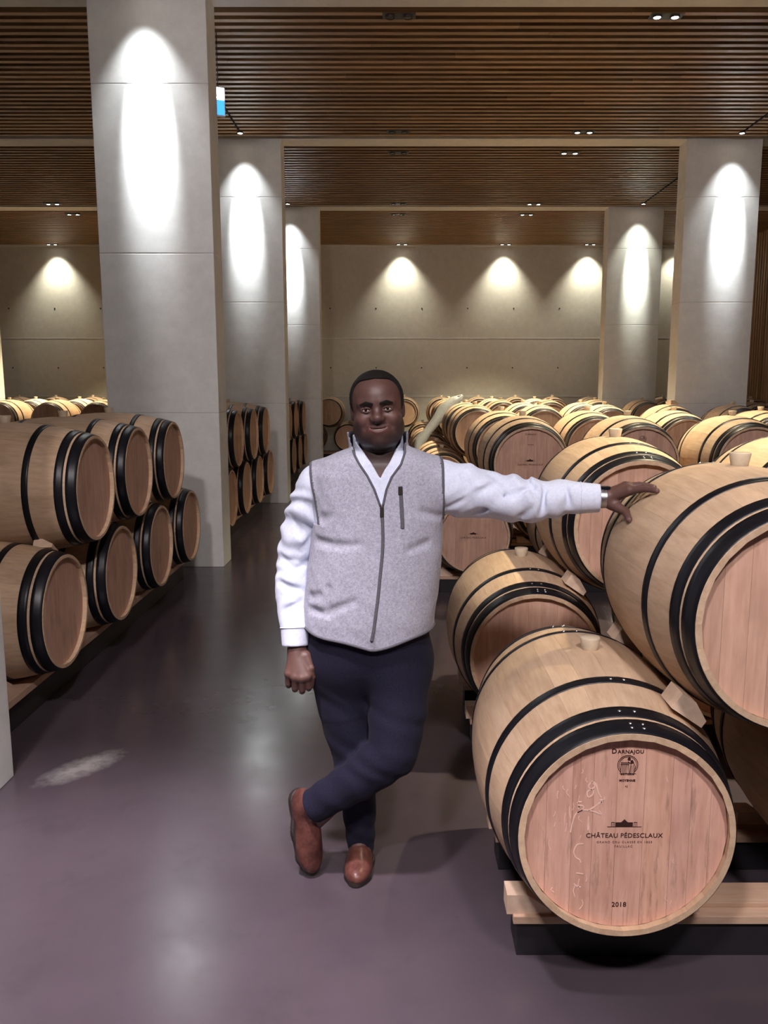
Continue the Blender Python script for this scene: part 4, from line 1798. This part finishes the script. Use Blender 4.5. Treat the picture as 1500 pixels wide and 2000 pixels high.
def hand2_fn(P):
    d = rc(P, W2 + A(-.001, .004, .03), W2 - A(0, 0, .01), .027, .028)
    for k, *_ in H2:
        d = smin(d, rc(P, W2 - A(0, 0, .012), k, .024, .0145), .014)
    fg = None
    for k, p, q, t in H2:
        e = smin(rc(P, k, p, .0120, .0108), rc(P, p, q, .0108, .0100), .003)
        e = smin(e, rc(P, q, t, .0100, .0085), .003)
        fg = e if fg is None else smin(fg, e, .003)
    d = smin(d, fg, .007)
    th = smin(rc(P, TH2[0], TH2[1], .0185, .0115), rc(P, TH2[1], TH2[2], .0115, .0105), .004)
    th = smin(th, rc(P, TH2[2], TH2[3], .0105, .0085), .004)
    return smin(d, th, .010)


V2, F2 = sdf_grid(hand2_fn, W2 + A(-.08, -.11, -.19), W2 + A(.10, .08, .10), .0022)


def core_fn(P):
    d = smax(torso(P, -.018), at(700, 1225, 2.66)[2] - P[:, 2], .01)
    d = smin(d, chain(P, SR, [r - .024 for r in RR]), .02)
    d = smin(d, chain(P, SL_, [r - .026 for r in RL]), .02)
    d = np.minimum(d, trousers_fn(P, -.016))
    ank = rc(P, ST[-1] + A(0, 0, .08), s_heel * .55 + s_toe * .45 + A(0, 0, .06), .032, .030)
    ank2 = rc(P, CR[-2], heel * .6 + tip * .4 + A(.035, -.03, .0), .034, .030)
    return np.minimum(d, np.minimum(ank, ank2))


Vc, Fc_ = sdf_grid(core_fn, A(-.48, 2.38, .02), A(.72, 2.88, 1.36), .011)


def head_colors(Vw):
    Q = to_head(Vw)
    x, y, z = Q[:, 0], Q[:, 1], Q[:, 2]
    ax = np.abs(x)
    base = np.tile(A(.100, .047, .038), (len(Q), 1))
    sm = lambda v, a, b: np.clip((v - a) / (b - a), 0, 1) ** 2 * (3 - 2 * np.clip((v - a) / (b - a), 0, 1))
    # beard shadow on jaw and upper lip
    beard = sm(-z, .058, .080) * sm(z, -.20, -.15)
    beard = np.maximum(beard, sm(ax, .046, .060) * sm(-z, .012, .045) * sm(z, -.19, -.14))
    mous = np.exp(-((z + .0370) / .0060) ** 2) * sm(.036 - ax, 0, .010) * sm(-y, .06, .075)
    gap = np.exp(-((ax) / .020) ** 2 - ((z + .079) / .012) ** 2) * .55
    bd = np.clip(np.maximum(beard * .92, mous * .75) - gap, 0, 1)
    base = base * (1 - bd[:, None]) + A(.014, .009, .009) * bd[:, None]
    # lips
    cz = MZ + MC * ax ** 2
    lip = np.exp(-((z - cz + .002) / .0105) ** 4) * (ax < .031) * (y < -.065)
    base = base * (1 - .75 * lip[:, None]) + A(.17, .065, .060) * .75 * lip[:, None]
    # cheek highlight painted lighter into the skin, darker tone around the eyes
    ck = np.exp(-((ax - .042) / .018) ** 2 - ((z + .021) / .020) ** 2) * (y < -.03)
    base = base * (1 - .5 * ck[:, None]) + A(.21, .105, .088) * .5 * ck[:, None]
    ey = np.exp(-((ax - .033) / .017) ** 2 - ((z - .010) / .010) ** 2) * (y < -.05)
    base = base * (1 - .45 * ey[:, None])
    return base


def hand_colors(Vw, tips):
    base = np.tile(A(.125, .062, .050), (len(Vw), 1))
    for t, r in tips:
        g = np.exp(-(np.linalg.norm(Vw - t, axis=1) / r) ** 2)
        base = base * (1 - .6 * g[:, None]) + A(.36, .20, .175) * .6 * g[:, None]
    return base


cols = np.concatenate([head_colors(Vh), hand_colors(V1, [(h[2] - A(0, 0, .006), .010) for h in H1] + [(THB[2] - A(0, 0, .008), .011)]),
                       hand_colors(V2, []), np.tile(A(.12, .06, .048), (len(Vc), 1))])
VV = np.concatenate([Vh, V1, V2, Vc])
n1, n2, n3 = len(Vh), len(Vh) + len(V1), len(Vh) + len(V1) + len(V2)
FF = np.concatenate([Fh, F1 + n1, F2 + n2, Fc_ + n3])
body = mpart('body', VV, FF, M['skin'])
ca = body.data.color_attributes.new('Col', 'FLOAT_COLOR', 'POINT')
if len(ca.data) == len(cols):
    ca.data.foreach_set('color', np.concatenate([cols, np.ones((len(cols), 1))], 1).astype(np.float32).ravel())


# hair: close-cropped cap with a receding front line
def hair_fn(P):
    Q = to_head(P)
    x, y, z = Q[:, 0], Q[:, 1], Q[:, 2]
    d = smin(cranium(Q), ell(Q, (0, .000, .044), (.071, .091, .068)), .03) - .0050 - .0010 * wob(Q, 260, 9)
    ax = np.abs(x)
    line = np.interp(z, [-.06, -.035, .0, .035, .060, .080, .098, .108, .12], [.030, -.012, -.026, -.028, -.030, -.034, -.046, -.070, -.2])
    line = line - .004 * np.sin(ax * 90)
    d = smax(d, (line - y) * .8, .006)
    d = smax(d, -.075 - z + np.where(y < .03, .03, 0), .006)
    return d


Vhr, Fhr = sdf_grid(hair_fn, HO + A(-.11, -.12, -.10), HO + A(.11, .14, .16), .0028)
mpart('hair', Vhr, Fhr, M['hair'])

# eyes, brows, teeth
ball = lathe_mesh('ball', [(max(.0003, math.sin(math.pi * i / 14)), math.cos(math.pi * i / 14)) for i in range(15)], None, 20, cap=False)
ballV = np.array([v.co[:] for v in ball.vertices])
ballF = [tuple(p.vertices) for p in ball.polygons]


def blob(name, c, r, material, parent=None, frame=True):
    V = ballV * np.asarray(r) + np.asarray(c)
    me = mesh_from(name, from_head(V) - MO if frame else V - MO, [q[::-1] for q in ballF], material, True)
    return link(name, me, parent or man)


for sx in (-1, 1):
    e = blob('eye', (sx * .033, -.0735, .0095), (.0118, .0118, .0118), M['eye_white'], body)
    blob('iris', (sx * .0335, -.0815, .0098), (.0060, .0046, .0060), M['iris'], e)

    def brow_fn(Q, sx=sx):
        Qx = np.stack([Q[:, 0] * sx, np.zeros(len(Q)), Q[:, 2]], 1)
        d = np.minimum(rc(Qx, (.014, 0, .0278), (.032, 0, .0322), .0042, .0050), rc(Qx, (.032, 0, .0322), (.050, 0, .0275), .0050, .0024))
        f_ = head_fn_local(Q)
        return np.maximum(np.maximum(d, f_ - .0022 - .0006 * wob(Q, 500, 3)), -.004 - f_)
    Vb, Fb = sdf_grid(brow_fn, A(min(sx * .005, sx * .065), -.105, .012), A(max(sx * .005, sx * .065), -.045, .045), .0012)
    mpart('eyebrow', from_head(Vb), Fb, M['hair'], body)
tv, tf = [], []
for i in range(13):
    x = -.025 + .050 * i / 12
    zc_ = MZ + MC * x * x
    hh = .0056 * math.sqrt(max(.03, 1 - (x / .027) ** 2))
    for zz in (zc_ + hh, zc_ - hh * .55):
        tv.append((x, -.0885 + 7.0 * x * x, zz))
        tv.append((x, -.0810 + 7.0 * x * x, zz))
for i in range(12):
    a, b = i * 4, (i + 1) * 4
    tf += [(a, a + 2, b + 2, b), (a + 1, b + 1, b + 3, a + 3), (a, b, b + 1, a + 1), (a + 2, a + 3, b + 3, b + 2)]
link('teeth', mesh_from('teeth', from_head(np.array(tv)) - MO, tf, M['teeth']), body)

# wristwatch
e = SR[-1] - SR[-2]
e = e / np.linalg.norm(e)
u = np.cross(e, A(0, 1, 0))
u = u / np.linalg.norm(u)
if u[2] < 0:
    u = -u
w_ = np.cross(e, u)
c0 = SR[-1] + e * .010
V, Fc = [], []
for k in range(40):
    a = 2 * math.pi * k / 40
    dr = u * math.cos(a) + w_ * math.sin(a)
    for (s, r) in ((-.009, .0300), (-.009, .0325), (.009, .0315), (.009, .0285)):
        V.append(c0 + e * s + dr * r)
for k in range(40):
    for j in range(4):
        Fc.append((k * 4 + j, k * 4 + (j + 1) % 4, ((k + 1) % 40) * 4 + (j + 1) % 4, ((k + 1) % 40) * 4 + j))
strap = mshape('watch_strap', mesh_from('watch_strap', V, Fc, M['metal'], False))
strap['label'] = 'steel wristwatch strap below the cuff'
cen = c0 + u * .034 - w_ * 0
bm_ = box_mesh('watch_case', -.017, .017, -.016, .016, -.004, .005, M['glass'], .003)
Rm = Matrix((( e[0], w_[0], u[0]), (e[1], w_[1], u[1]), (e[2], w_[2], u[2]))).to_4x4()
bm_.transform(Matrix.Translation(tuple(cen + e * .004)) @ Rm)
mshape('watch_case', bm_, strap)
